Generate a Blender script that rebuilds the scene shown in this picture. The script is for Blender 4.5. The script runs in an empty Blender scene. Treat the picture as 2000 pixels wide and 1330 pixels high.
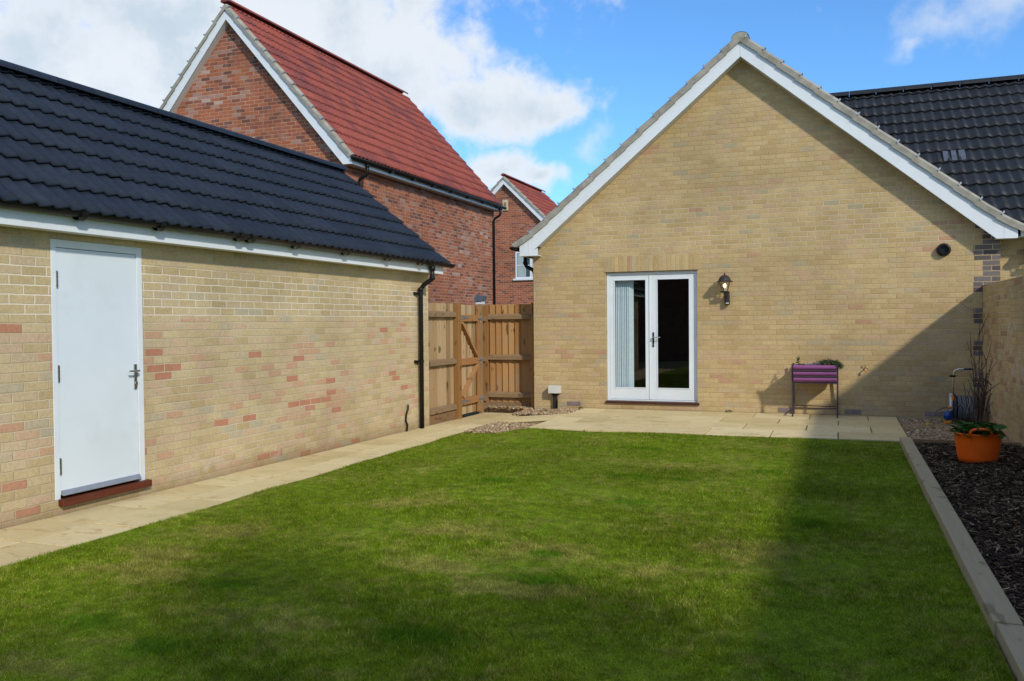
import bpy, bmesh, math, random
import numpy as np
from mathutils import Vector, Matrix
random.seed(11); rng = np.random.default_rng(11)
R = math.radians
S = bpy.context.scene
COL = S.collection

# ------------------------------------------------------------------ node helpers
class G:
    """small wrapper that adds and links shader nodes"""
    def __init__(s, nt): s.nt = nt; s.n = nt.nodes; s.l = nt.links
    def put(s, node, key, v):
        if v is None: return
        sock = node.inputs[key]
        if hasattr(v, 'is_output'): s.l.new(v, sock)
        elif isinstance(v, (tuple, list)) and len(v) == 3 and sock.type == 'RGBA': sock.default_value = (*v, 1)
        else: sock.default_value = v
    def m(s, op, a, b=None, c=None, clamp=False):
        n = s.n.new('ShaderNodeMath'); n.operation = op; n.use_clamp = clamp
        s.put(n, 0, a); s.put(n, 1, b); s.put(n, 2, c); return n.outputs[0]
    def vm(s, op, a, b=None):
        n = s.n.new('ShaderNodeVectorMath'); n.operation = op; s.put(n, 0, a); s.put(n, 1, b)
        return n.outputs['Value'] if op in ('DOT_PRODUCT', 'LENGTH', 'DISTANCE') else n.outputs[0]
    def xyz(s, v):
        n = s.n.new('ShaderNodeSeparateXYZ'); s.put(n, 0, v); return n.outputs
    def comb(s, x, y, z=0.0):
        n = s.n.new('ShaderNodeCombineXYZ'); s.put(n, 0, x); s.put(n, 1, y); s.put(n, 2, z); return n.outputs[0]
    def mix(s, f, a, b, mode='MIX'):
        n = s.n.new('ShaderNodeMix'); n.data_type = 'RGBA'; n.blend_type = mode; n.clamp_factor = True
        s.put(n, 0, f); s.put(n, 6, a); s.put(n, 7, b); return n.outputs[2]
    def noise(s, vec, scale, detail=3.0, rough=0.55, dist=0.0):
        n = s.n.new('ShaderNodeTexNoise'); s.put(n, 'Vector', vec); s.put(n, 'Scale', scale)
        s.put(n, 'Detail', detail); s.put(n, 'Roughness', rough); s.put(n, 'Distortion', dist); return n.outputs[0]
    def white(s, vec):
        n = s.n.new('ShaderNodeTexWhiteNoise'); n.noise_dimensions = '3D'; s.put(n, 'Vector', vec)
        return n.outputs['Value'], n.outputs['Color']
    def ramp(s, f, stops, interp='LINEAR'):
        n = s.n.new('ShaderNodeValToRGB'); s.put(n, 0, f); e = n.color_ramp.elements; n.color_ramp.interpolation = interp
        while len(e) < len(stops): e.new(0.5)
        for q, (p, c) in zip(e, stops): q.position = p; q.color = (*c, 1)
        return n.outputs[0]
    def rng(s, v, a, b, c=0.0, d=1.0, smooth=True):
        n = s.n.new('ShaderNodeMapRange'); n.interpolation_type = 'SMOOTHSTEP' if smooth else 'LINEAR'
        for i, x in enumerate((v, a, b, c, d)): s.put(n, i, x)
        return n.outputs[0]
    def pos(s): return s.n.new('ShaderNodeNewGeometry').outputs['Position']
    def island(s): return s.n.new('ShaderNodeNewGeometry').outputs['Random Per Island']
    def scale(s, v, k):
        n = s.n.new('ShaderNodeVectorMath'); n.operation = 'MULTIPLY'; s.put(n, 0, v); s.put(n, 1, k); return n.outputs[0]
    def bump(s, h, strength=0.5, dist=0.01):
        n = s.n.new('ShaderNodeBump'); s.put(n, 'Height', h); s.put(n, 'Strength', strength); s.put(n, 'Distance', dist); return n.outputs[0]

def new_mat(name):
    m = bpy.data.materials.new(name); m.use_nodes = True
    g = G(m.node_tree); b = g.n['Principled BSDF']; return m, g, b
def fin(g, b, col, rough=0.8, normal=None, metal=0.0, spec=0.4):
    g.put(b, 'Base Color', col); g.put(b, 'Roughness', rough); g.put(b, 'Metallic', metal)
    b.inputs['Specular IOR Level'].default_value = spec
    if normal is not None: g.l.new(normal, b.inputs['Normal'])

def plain(name, col, rough=0.5, metal=0.0, var=0.12, scale=9.0, bump=0.0, spec=0.4, dirt=None):
    m, g, b = new_mat(name); p = g.pos()
    n = g.noise(p, scale, 4, 0.6); k = g.rng(n, 0.3, 0.7, 1 - var, 1 + var)
    c = g.mix(1.0, (*col,), g.comb(k, k, k), 'MULTIPLY')
    if dirt:
        d = g.rng(g.noise(p, 3.1, 6, 0.65), 0.52, 0.75, 0, 0.55)
        c = g.mix(d, c, dirt)
    nm = g.bump(g.noise(p, scale * 7, 3), bump, 0.004) if bump else None
    rr = g.rng(g.noise(p, scale * 2.3, 2), 0.3, 0.7, rough * 0.85, min(1, rough * 1.15))
    fin(g, b, c, rr, nm, metal, spec); return m

def brick_mat(name, palette, accents, acc_thr, mortar_a, mortar_b, bl=0.225, ch=0.075, z0=0.0, u0=0.0, mort=0.010,
              soldier=False, white_band=None, stain=None, bloom=None, acc_top=None, seed=0.0, cl=(0.21, 0.3), mort_thr=(0.45, 0.6), quoin=None, k_all=1.0):
    """stretcher-bond brickwork laid out in metres on the wall itself, every brick with a colour of its own"""
    m, g, b = new_mat(name); p = g.pos(); x, y, z = g.xyz(p)
    warp = g.noise(p, 7.0, 2); w2 = g.m('MULTIPLY', g.m('SUBTRACT', warp, 0.5), 0.012)
    u = g.m('ADD', g.m('ADD', x, y), 50 + u0); v = g.m('ADD', g.m('SUBTRACT', z, z0 - 15 * ch), w2)
    v = g.m('DIVIDE', v, ch); row = g.m('FLOOR', v); fv = g.m('FRACT', v)
    wr, _ = g.white(g.comb(row, 3.7, seed))
    par = g.m('MULTIPLY', g.m('MODULO', row, 2.0), 0.0 if soldier else 0.5)
    uo = g.m('ADD', g.m('DIVIDE', u, bl), par); uo = g.m('ADD', uo, g.m('MULTIPLY', g.m('SUBTRACT', wr, 0.5), 0.0 if soldier else 0.12))
    colm = g.m('FLOOR', uo); fu = g.m('FRACT', uo)
    wv, wc = g.white(g.comb(colm, row, seed)); r1, r2, r3 = g.xyz(wc)
    du = g.m('MULTIPLY', g.m('MINIMUM', fu, g.m('SUBTRACT', 1.0, fu)), bl)
    dv = g.m('MULTIPLY', g.m('MINIMUM', fv, g.m('SUBTRACT', 1.0, fv)), ch)
    d = g.m('MINIMUM', du, dv)
    d = g.m('ADD', d, g.m('MULTIPLY', g.m('SUBTRACT', g.noise(p, 60.0, 3, 0.6), 0.5), 0.006))
    mask = g.rng(d, mort * 0.5 - 0.0015, mort * 0.5 + 0.002)            # 0 mortar, 1 brick
    c = g.ramp(r1, palette)
    clus = g.noise(g.comb(g.m('MULTIPLY', colm, cl[0]), g.m('MULTIPLY', row, cl[1]), seed + 2.2), 1.0, 2)
    sc = g.m('ADD', g.m('MULTIPLY', clus, 0.75), g.m('MULTIPLY', r2, 0.5))
    if acc_top is not None: sc = g.m('SUBTRACT', sc, g.rng(z, acc_top - 0.05, acc_top + 0.3, 0, 0.6))
    for thr, colr in accents:
        c = g.mix(g.rng(sc, thr, thr + 0.02), c, colr)
    if quoin is not None:                                            # a toothed strip of grey bricks at the corner
        stag = g.m('MULTIPLY', g.m('FLOOR', g.m('MULTIPLY', g.m('MODULO', row, 6.0), 0.334)), 0.115)
        q = g.m('GREATER_THAN', x, g.m('SUBTRACT', quoin, g.m('MULTIPLY', stag, 1.0)))
        c = g.mix(q, c, g.ramp(r1, [(0, (0.10, 0.085, 0.085)), (1, (0.19, 0.165, 0.165))]))
    fine = g.rng(g.noise(p, 38.0, 5, 0.7), 0.25, 0.75, 0.87, 1.12)
    sandy = g.rng(g.noise(p, 170.0, 2, 0.6), 0.3, 0.7, 0.93, 1.07)
    k = g.m('MULTIPLY', fine, sandy); c = g.mix(1.0, c, g.comb(k, k, k), 'MULTIPLY')
    pit = g.rng(g.noise(g.scale(p, (1, 1, 2.2)), 55.0, 2, 0.5), 0.66, 0.72)
    c = g.mix(g.m('MULTIPLY', pit, 0.45), c, (0.05, 0.035, 0.02))
    mn = g.rng(g.noise(p, 1.7, 4, 0.6), mort_thr[0], mort_thr[1])
    if white_band:
        z1, z2, amt = white_band
        zz = g.m('ADD', z, g.m('MULTIPLY', g.m('SUBTRACT', g.noise(p, 1.3, 2), 0.5), 0.12))
        band = g.m('MULTIPLY', g.rng(zz, z1 - 0.05, z1 + 0.03), g.rng(zz, z2 + 0.05, z2 - 0.03))
        mn = g.m('ADD', g.m('MULTIPLY', mn, 0.35), g.m('MULTIPLY', band, amt), clamp=True)
    mc = g.mix(mn, mortar_a, mortar_b)
    c = g.mix(mask, mc, c)
    if bloom:                                                        # pale lime bloom on the face of the wall
        bz, amt = bloom
        f = g.m('MULTIPLY', g.rng(g.noise(p, 5.0, 5, 0.7), 0.52, 0.66), amt)
        if bz is not None: f = g.m('MULTIPLY', f, g.rng(z, bz + 0.12, bz))
        c = g.mix(f, c, (0.55, 0.48, 0.42))
    st = g.m('MULTIPLY', k_all, g.rng(g.noise(p, 0.9, 4, 0.6), 0.3, 0.7, 0.88, 1.10)); c = g.mix(1.0, c, g.comb(st, st, st), 'MULTIPLY')
    if stain:                                                        # damp, splashed courses next to the ground
        c = g.mix(g.rng(g.m('ADD', z, g.m('MULTIPLY', warp, 0.12)), stain + 0.27, stain + 0.07, 0, 0.5), c, (0.20, 0.14, 0.06))
    h = g.m('ADD', g.m('MULTIPLY', mask, 0.75), g.m('ADD', g.m('MULTIPLY', fine, 0.22), g.m('MULTIPLY', r3, 0.25)))
    fin(g, b, c, 0.92, g.bump(h, 0.6, 0.009), spec=0.25); return m

def tile_mat(name, stops, rough=0.5, dirt=0.2, spec=0.35):
    m, g, b = new_mat(name); p = g.pos(); i = g.island()
    big = g.noise(p, 0.9, 2); t = g.m('ADD', g.m('MULTIPLY', i, 0.7), g.m('MULTIPLY', big, 0.3))
    c = g.ramp(t, stops)
    k = g.rng(g.noise(p, 14.0, 5, 0.7), 0.25, 0.75, 1 - dirt, 1 + dirt); c = g.mix(1.0, c, g.comb(k, k, k), 'MULTIPLY')
    sp = g.rng(g.noise(p, 60.0, 2, 0.5), 0.70, 0.76); c = g.mix(g.m('MULTIPLY', sp, 0.35), c, (0.22, 0.22, 0.19))
    rr = g.rng(g.noise(p, 6.0, 3), 0.3, 0.7, rough - 0.08, rough + 0.1)
    fin(g, b, c, rr, g.bump(g.noise(p, 90.0, 3), 0.25, 0.003), spec=spec); return m

def wood_mat(name, stops, axis=2, rough=0.8, knots=0.6, island=True):
    m, g, b = new_mat(name); p = g.pos(); i = g.island()
    sc = [34.0, 34.0, 34.0]; sc[axis] = 2.2
    off = g.vm('ADD', p, g.comb(g.m('MULTIPLY', i, 7.0), g.m('MULTIPLY', i, 3.0), g.m('MULTIPLY', i, 5.0)))
    gr = g.noise(g.scale(off, tuple(sc)), 1.0, 5, 0.6, 0.8)
    t = g.m('ADD', g.m('MULTIPLY', i, 0.7), g.m('MULTIPLY', g.m('SUBTRACT', gr, 0.2), 0.6))
    c = g.ramp(t, stops)
    sk = [9.0, 9.0, 9.0]; sk[axis] = 3.6
    kn = g.noise(g.scale(off, tuple(sk)), 1.3, 1, 0.4); kk = g.m('MULTIPLY', g.rng(kn, 0.66, 0.72), knots)
    c = g.mix(kk, c, (0.055, 0.026, 0.010))
    w = g.rng(g.noise(p, 1.6, 4, 0.6), 0.5, 0.72, 0, 0.35); c = g.mix(w, c, (0.27, 0.24, 0.19))
    fin(g, b, c, rough, g.bump(gr, 0.35, 0.004), spec=0.2); return m

# ------------------------------------------------------------------ object helpers
def meta(o, label=None, cat=None, group=None, kind=None):
    if label: o['label'] = label
    if cat: o['category'] = cat
    if group: o['group'] = group
    if kind: o['kind'] = kind
    return o
def thing(name, loc, label, cat, group=None):
    o = bpy.data.objects.new(name, None); o.empty_display_size = 0.2; COL.objects.link(o); o.location = loc
    return meta(o, label, cat, group)
def world_loc(o):
    v = Vector((0, 0, 0))
    while o is not None: v = v + o.location; o = o.parent
    return v
class MB:
    """collects geometry in world coordinates, then links it as ONE mesh object"""
    def __init__(s): s.v = []; s.f = []
    def add(s, vs, fs):
        k = len(s.v); s.v += [tuple(q) for q in vs]; s.f += [tuple(i + k for i in f) for f in fs]; return s
    def box(s, x0, x1, y0, y1, z0, z1, bev=0.0, jit=0.0):
        if jit:
            j = lambda: random.uniform(-jit, jit)
            x0 += j(); x1 += j(); y0 += j(); y1 += j(); z1 += j() * 0.4
        if bev:
            b = bev; k = len(s.v)
            bm = bmesh.new(); bmesh.ops.create_cube(bm, size=1.0)
            for v in bm.verts: v.co = Vector(((x0 + x1) / 2 + v.co.x * (x1 - x0), (y0 + y1) / 2 + v.co.y * (y1 - y0), (z0 + z1) / 2 + v.co.z * (z1 - z0)))
            bmesh.ops.bevel(bm, geom=list(bm.edges), offset=b, segments=2, affect='EDGES', profile=0.5)
            bm.verts.index_update(); s.add([v.co for v in bm.verts], [[v.index for v in f.verts] for f in bm.faces]); bm.free(); return s
        vs = [(x, y, z) for z in (z0, z1) for y in (y0, y1) for x in (x0, x1)]
        return s.add(vs, [(0, 2, 3, 1), (4, 5, 7, 6), (0, 1, 5, 4), (2, 6, 7, 3), (0, 4, 6, 2), (1, 3, 7, 5)])
    def obox(s, c, ax, ay, az):
        """box from centre and three half-extent vectors"""
        c, ax, ay, az = map(Vector, (c, ax, ay, az))
        vs = [c + ax * i + ay * j + az * k for k in (-1, 1) for j in (-1, 1) for i in (-1, 1)]
        return s.add(vs, [(0, 2, 3, 1), (4, 5, 7, 6), (0, 1, 5, 4), (2, 6, 7, 3), (0, 4, 6, 2), (1, 3, 7, 5)])
    def beam(s, a, b, w, h, up=(0, 0, 1)):
        a, b = Vector(a), Vector(b); d = (b - a).normalized(); u = Vector(up); sx = d.cross(u).normalized(); u = sx.cross(d)
        return s.obox((a + b) / 2, (b - a) / 2, sx * w / 2, u * h / 2)
    def prism(s, poly, d0, d1, to3):
        """extrude a 2-D polygon; to3(p, depth) gives the 3-D point"""
        n = len(poly); vs = [to3(p, d0) for p in poly] + [to3(p, d1) for p in poly]
        fs = [tuple(range(n)), tuple(range(2 * n - 1, n - 1, -1))] + [(i, i + n, (i + 1) % n + n, (i + 1) % n) for i in range(n)]
        return s.add(vs, fs)
    def tube(s, pts, r, n=10, cap=True):
        pts = [Vector(p) for p in pts]; rs = r if isinstance(r, (list, tuple)) else [r] * len(pts)
        k0 = len(s.v); prev = None; rings = []
        for i, p in enumerate(pts):
            t = (pts[min(i + 1, len(pts) - 1)] - pts[max(i - 1, 0)]).normalized()
            if prev is None:
                a = Vector((0, 0, 1)) if abs(t.z) < 0.9 else Vector((1, 0, 0)); e = t.cross(a).normalized()
            else: e = (prev - t * prev.dot(t)).normalized()
            prev = e; f = t.cross(e)
            rings.append([p + (e * math.cos(2 * math.pi * q / n) + f * math.sin(2 * math.pi * q / n)) * rs[i] for q in range(n)])
        vs = [q for rg in rings for q in rg]; fs = []
        for i in range(len(pts) - 1):
            for q in range(n): fs.append((i * n + q, i * n + (q + 1) % n, (i + 1) * n + (q + 1) % n, (i + 1) * n + q))
        if cap: fs += [tuple(range(n - 1, -1, -1)), tuple(range((len(pts) - 1) * n, len(pts) * n))]
        return s.add(vs, fs)
    def lathe(s, prof, c, n=20, axis='z', sx=1.0, sy=1.0, cap=True):
        vs = []; fs = []
        for r, h in prof:
            for q in range(n):
                a = 2 * math.pi * q / n; ca, sa = math.cos(a) * r * sx, math.sin(a) * r * sy
                vs.append({'z': (c[0] + ca, c[1] + sa, c[2] + h), 'y': (c[0] + ca, c[1] + h, c[2] + sa), 'x': (c[0] + h, c[1] + ca, c[2] + sa)}[axis])
        for i in range(len(prof) - 1):
            for q in range(n): fs.append((i * n + q, i * n + (q + 1) % n, (i + 1) * n + (q + 1) % n, (i + 1) * n + q))
        if cap: fs += [tuple(range(n - 1, -1, -1)), tuple(range((len(prof) - 1) * n, len(prof) * n))]
        return s.add(vs, fs)
    def build(s, name, mat, parent=None, smooth=False, loc=None):
        org = world_loc(parent) if parent else Vector(loc or (0, 0, 0))
        if loc is not None: org = Vector(loc)
        me = bpy.data.meshes.new(name); me.from_pydata([Vector(v) - org for v in s.v], [], s.f)
        bm = bmesh.new(); bm.from_mesh(me); bmesh.ops.recalc_face_normals(bm, faces=bm.faces[:]); bm.to_mesh(me); bm.free()
        if smooth: me.shade_smooth()
        for mm in (mat if isinstance(mat, (list, tuple)) else [mat]): me.materials.append(mm)
        o = bpy.data.objects.new(name, me); COL.objects.link(o)
        if parent:
            o.parent = parent; o.location = org - world_loc(parent)
        else: o.location = org
        return o
def soft(o, w, seg=2, ang=40):
    b = o.modifiers.new('soft_edges', 'BEVEL'); b.width = w; b.segments = seg; b.limit_method = 'ANGLE'; b.angle_limit = R(ang); return o
def copy_part(o, parent, dloc):
    c = o.copy(); COL.objects.link(c); c.parent = parent; c.location = o.location + Vector(dloc); return c
def np_mesh(name, co, tris, mat, size=3, smooth=False, loc=(0, 0, 0)):
    """fast mesh from numpy arrays (every face has `size` corners)"""
    me = bpy.data.meshes.new(name); nv, nf = len(co), len(tris)
    me.vertices.add(nv); me.vertices.foreach_set('co', (co - np.array(loc)).astype(np.float32).ravel())
    me.loops.add(nf * size); me.loops.foreach_set('vertex_index', tris.astype(np.int32).ravel())
    me.polygons.add(nf); me.polygons.foreach_set('loop_start', (np.arange(nf) * size).astype(np.int32))
    me.update(calc_edges=True); me.validate()
    if smooth: me.shade_smooth()
    me.materials.append(mat); o = bpy.data.objects.new(name, me); COL.objects.link(o); o.location = loc; return o

# ------------------------------------------------------------------ materials
BUFF = [(0.0, (0.445, 0.323, 0.160)), (0.3, (0.495, 0.368, 0.187)), (0.65, (0.534, 0.404, 0.212)), (0.9, (0.495, 0.378, 0.213)), (1.0, (0.396, 0.343, 0.224))]
GAR = [(0.0, (0.456, 0.354, 0.197)), (0.35, (0.524, 0.419, 0.240)), (0.7, (0.554, 0.449, 0.272)), (0.92, (0.515, 0.404, 0.267)), (1.0, (0.445, 0.404, 0.288))]
REDP = [(0.0, (0.13, 0.065, 0.058)), (0.16, (0.22, 0.078, 0.056)), (0.45, (0.33, 0.105, 0.058)), (0.75, (0.38, 0.130, 0.068)), (1.0, (0.29, 0.110, 0.080))]
m_garage = brick_mat('garage_brick', GAR, [(0.72, (0.54, 0.40, 0.265)), (0.80, (0.52, 0.335, 0.215)), (0.865, (0.47, 0.22, 0.14))], 0, (0.50, 0.415, 0.265), (0.74, 0.67, 0.535),
                     z0=-0.125, white_band=(1.52, 1.95, 1.0), stain=-0.125, bloom=(0.0, 0.55), acc_top=1.45, seed=3.0, cl=(0.16, 0.22), k_all=0.96)
m_gable = brick_mat('bungalow_brick', BUFF, [(0.80, (0.50, 0.355, 0.215)), (0.91, (0.46, 0.285, 0.175)), ], 0, (0.465, 0.352, 0.185), (0.61, 0.515, 0.34),
                    z0=0.0, white_band=(2.55, 3.45, 0.75), stain=0.0, bloom=(0.1, 0.3), seed=9.0, quoin=1.895, k_all=0.93)
m_rear = brick_mat('bungalow_main_brick', BUFF, [(0.86, (0.38, 0.26, 0.16))], 0, (0.40, 0.31, 0.16), (0.55, 0.47, 0.33), seed=13.0, k_all=0.95)
m_gwall = brick_mat('garden_wall_brick', BUFF, [(0.80, (0.40, 0.25, 0.15))], 0, (0.40, 0.32, 0.18), (0.58, 0.50, 0.37), bloom=(1.3, 0.9), stain=0.0, seed=21.0, k_all=0.95)
m_soldier = brick_mat('lintel_brick', BUFF, [(0.85, (0.40, 0.265, 0.155))], 0, (0.44, 0.325, 0.16), (0.52, 0.42, 0.26), bl=0.0715, ch=0.262, z0=2.238, u0=0.021, soldier=True, seed=5.0, k_all=0.95)
m_red = brick_mat('red_brick', REDP, [(0.80, (0.34, 0.20, 0.165)), (0.93, (0.42, 0.31, 0.28))], 0, (0.40, 0.27, 0.17), (0.50, 0.36, 0.25), z0=0.0, seed=31.0, cl=(0.12, 0.12), bloom=(None, 0.16))
m_red2 = brick_mat('far_red_brick', REDP, [(0.88, (0.30, 0.16, 0.12))], 0, (0.42, 0.29, 0.18), (0.50, 0.36, 0.25), z0=0.0, seed=37.0)
m_slate = tile_mat('dark_roof_tile', [(0.0, (0.011, 0.0165, 0.028)), (0.5, (0.0145, 0.021, 0.034)), (1.0, (0.020, 0.0275, 0.042))], 0.58, 0.22, 0.3)
m_slate2 = tile_mat('main_roof_tile', [(0.0, (0.012, 0.016, 0.022)), (0.5, (0.016, 0.020, 0.027)), (1.0, (0.022, 0.026, 0.035))], 0.58, 0.25, 0.3)
m_redtile = tile_mat('red_roof_tile', [(0.0, (0.135, 0.045, 0.050)), (0.25, (0.19, 0.050, 0.046)), (0.42, (0.25, 0.060, 0.046)), (0.7, (0.28, 0.068, 0.048)), (1.0, (0.235, 0.056, 0.044))], 0.62, 0.18)
m_verge = plain('cement_verge', (0.30, 0.29, 0.25), 0.85, 0, 0.2, 6, 0.3, dirt=(0.14, 0.13, 0.10))
m_upvc = plain('white_plastic', (0.70, 0.76, 0.82), 0.38, 0, 0.02, 2, dirt=(0.60, 0.64, 0.66))
m_soffit = plain('white_soffit', (0.66, 0.68, 0.68), 0.5, 0, 0.04, 2)
m_door = plain('white_door_paint', (0.66, 0.745, 0.82), 0.34, 0, 0.035, 1.2, dirt=(0.60, 0.67, 0.73))
m_frame = plain('white_frame_paint', (0.68, 0.75, 0.82), 0.42, 0, 0.03, 3, dirt=(0.66, 0.66, 0.62))
m_black = plain('black_plastic', (0.010, 0.010, 0.011), 0.4, 0, 0.2, 9, 0, 0.25)
m_steel = plain('polished_steel', (0.55, 0.55, 0.55), 0.25, 1.0, 0.08, 20)
m_galv = plain('galvanised_steel', (0.50, 0.55, 0.60), 0.42, 0.85, 0.15, 25)
m_alu = plain('aluminium', (0.42, 0.44, 0.46), 0.45, 0.7, 0.08, 10)
m_mahog = wood_mat('mahogany_sill', [(0.2, (0.085, 0.022, 0.012)), (0.8, (0.17, 0.045, 0.022))], 1, 0.55, 0.2)
m_maroon = plain('maroon_sill', (0.055, 0.018, 0.018), 0.5, 0, 0.2, 9)
m_airb = plain('airbrick_plastic', (0.25, 0.195, 0.195), 0.7, 0, 0.15, 12)
m_fence = wood_mat('fence_softwood', [(0.05, (0.20, 0.095, 0.032)), (0.5, (0.33, 0.170, 0.062)), (0.95, (0.43, 0.25, 0.105))], 2, 0.85, 0.75)
m_fence_pale = wood_mat('fence_pale_softwood', [(0.05, (0.17, 0.105, 0.046)), (0.5, (0.31, 0.205, 0.102)), (0.95, (0.43, 0.32, 0.19))], 2, 0.85, 0.75)  # wide board-to-board tone spread also stands in for the boards' wedge shading
m_post = wood_mat('fence_post_wood', [(0.1, (0.22, 0.105, 0.032)), (0.5, (0.29, 0.15, 0.052)), (0.95, (0.34, 0.195, 0.080))], 2, 0.8, 0.7)
m_rail = wood_mat('fence_rail_wood', [(0.1, (0.16, 0.10, 0.052)), (0.5, (0.23, 0.155, 0.085)), (0.95, (0.31, 0.23, 0.145))], 1, 0.85, 0.6)
m_railx = wood_mat('fence_rail_wood_across', [(0.1, (0.17, 0.10, 0.048)), (0.5, (0.24, 0.155, 0.08)), (0.95, (0.31, 0.22, 0.125))], 0, 0.85, 0.6)
m_gate = wood_mat('gate_frame_wood', [(0.1, (0.29, 0.135, 0.050)), (0.5, (0.37, 0.19, 0.078)), (0.95, (0.43, 0.25, 0.12))], 2, 0.8, 0.5)
m_gboard = wood_mat('gravel_board_wood', [(0.1, (0.16, 0.095, 0.045)), (0.9, (0.26, 0.16, 0.085))], 1, 0.9, 0.4)
m_sleeper = wood_mat('sleeper_wood', [(0.1, (0.26, 0.205, 0.125)), (0.5, (0.37, 0.305, 0.19)), (0.95, (0.47, 0.39, 0.26))], 1, 0.85, 0.4)
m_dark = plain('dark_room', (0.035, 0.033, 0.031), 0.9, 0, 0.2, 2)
m_carpet = plain('room_carpet', (0.16, 0.145, 0.12), 0.95, 0, 0.1, 40)
m_blind = plain('blind_fabric', (0.62, 0.72, 0.80), 0.8, 0, 0.04, 20)
m_curtain = plain('curtain_fabric', (0.55, 0.60, 0.60), 0.9, 0, 0.08, 8)
m_purple = plain('purple_enamel', (0.235, 0.075, 0.225), 0.42, 0, 0.08, 8)
m_pframe = plain('dark_bronze_paint', (0.055, 0.042, 0.050), 0.5, 0.2, 0.15, 12)
m_orange = plain('orange_rubber', (0.93, 0.135, 0.004), 0.55, 0, 0.06, 9)
m_orange2 = plain('orange_plastic', (0.80, 0.24, 0.01), 0.45, 0, 0.05, 9)
m_blue = plain('blue_plastic', (0.012, 0.06, 0.28), 0.3, 0, 0.06, 9)
m_navy = plain('navy_plastic', (0.02, 0.03, 0.06), 0.45, 0, 0.1, 9)
m_hose = plain('grey_hose', (0.15, 0.155, 0.17), 0.5, 0, 0.15, 30)
m_white = plain('white_pipe', (0.62, 0.68, 0.74), 0.4, 0, 0.06, 9)
m_boxgrey = plain('grey_white_casing', (0.62, 0.63, 0.60), 0.45, 0, 0.06, 9)
m_brass = plain('aged_brass', (0.42, 0.29, 0.12), 0.35, 0.9, 0.15, 20)
m_lampmetal = plain('dark_bronze_metal', (0.040, 0.034, 0.034), 0.5, 0.3, 0.2, 30)
m_cream = plain('cream_stone', (0.52, 0.45, 0.31), 0.8, 0, 0.08, 9)
m_soil = plain('potting_soil', (0.03, 0.02, 0.013), 0.95, 0, 0.4, 30, 0.5)
m_twig = plain('twig_bark', (0.085, 0.050, 0.032), 0.8, 0, 0.3, 40)
m_yellow = plain('yellow_plastic', (0.55, 0.40, 0.02), 0.5, 0, 0.1, 9)

def leaf_mat(name, stops, trans=0.25, rough=0.5):
    m, g, b = new_mat(name); i = g.island(); c = g.ramp(i, stops)
    k = g.rng(g.noise(g.pos(), 40.0, 2), 0.3, 0.7, 0.8, 1.2); c = g.mix(1.0, c, g.comb(k, k, k), 'MULTIPLY')
    fin(g, b, c, rough, spec=0.3)
    tr = g.n.new('ShaderNodeBsdfTranslucent'); g.put(tr, 'Color', c)
    mx = g.n.new('ShaderNodeMixShader'); mx.inputs[0].default_value = trans
    g.l.new(b.outputs[0], mx.inputs[1]); g.l.new(tr.outputs[0], mx.inputs[2]); g.l.new(mx.outputs[0], g.n['Material Output'].inputs[0]); return m
m_leaf = leaf_mat('broad_leaf', [(0.0, (0.030, 0.085, 0.016)), (0.6, (0.055, 0.150, 0.026)), (1.0, (0.10, 0.22, 0.045))])
m_herb = leaf_mat('herb_leaf', [(0.0, (0.030, 0.055, 0.018)), (0.6, (0.05, 0.085, 0.03)), (1.0, (0.085, 0.12, 0.05))])
m_laven = leaf_mat('grey_leaf', [(0.0, (0.13, 0.14, 0.15)), (0.5, (0.20, 0.20, 0.25)), (1.0, (0.30, 0.27, 0.36))])
m_budleaf = leaf_mat('red_bud', [(0.0, (0.10, 0.03, 0.02)), (1.0, (0.20, 0.07, 0.03))])

def glass_mat(name, tint=(0.8, 0.85, 0.86), refl=1.0):
    m, g, b = new_mat(name); g.n.remove(b)
    tr = g.n.new('ShaderNodeBsdfTransparent'); g.put(tr, 'Color', tint)
    gl = g.n.new('ShaderNodeBsdfGlossy'); gl.inputs['Roughness'].default_value = 0.01; g.put(gl, 'Color', (refl, refl, refl))
    geo = g.n.new('ShaderNodeNewGeometry'); cs = g.m('ABSOLUTE', g.vm('DOT_PRODUCT', geo.outputs['Normal'], geo.outputs['Incoming']))
    fr = g.m('ADD', 0.06, g.m('MULTIPLY', 0.94, g.m('POWER', g.m('SUBTRACT', 1.0, cs, clamp=True), 5.0)))     # reflectance of a pane (Schlick)
    mx = g.n.new('ShaderNodeMixShader'); g.l.new(fr, mx.inputs[0]); g.l.new(tr.outputs[0], mx.inputs[1]); g.l.new(gl.outputs[0], mx.inputs[2])
    g.l.new(mx.outputs[0], g.n['Material Output'].inputs[0]); return m
m_glass = glass_mat('window_glass')
m_lglass = glass_mat('lantern_glass', (0.93, 0.92, 0.88))
def emit_mat(name, col, k):
    m, g, b = new_mat(name); g.put(b, 'Base Color', (0.9, 0.8, 0.6)); g.put(b, 'Emission Color', col); b.inputs['Emission Strength'].default_value = k; return m
m_bulb = emit_mat('lit_bulb', (1.0, 0.72, 0.40), 4.0)

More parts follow.
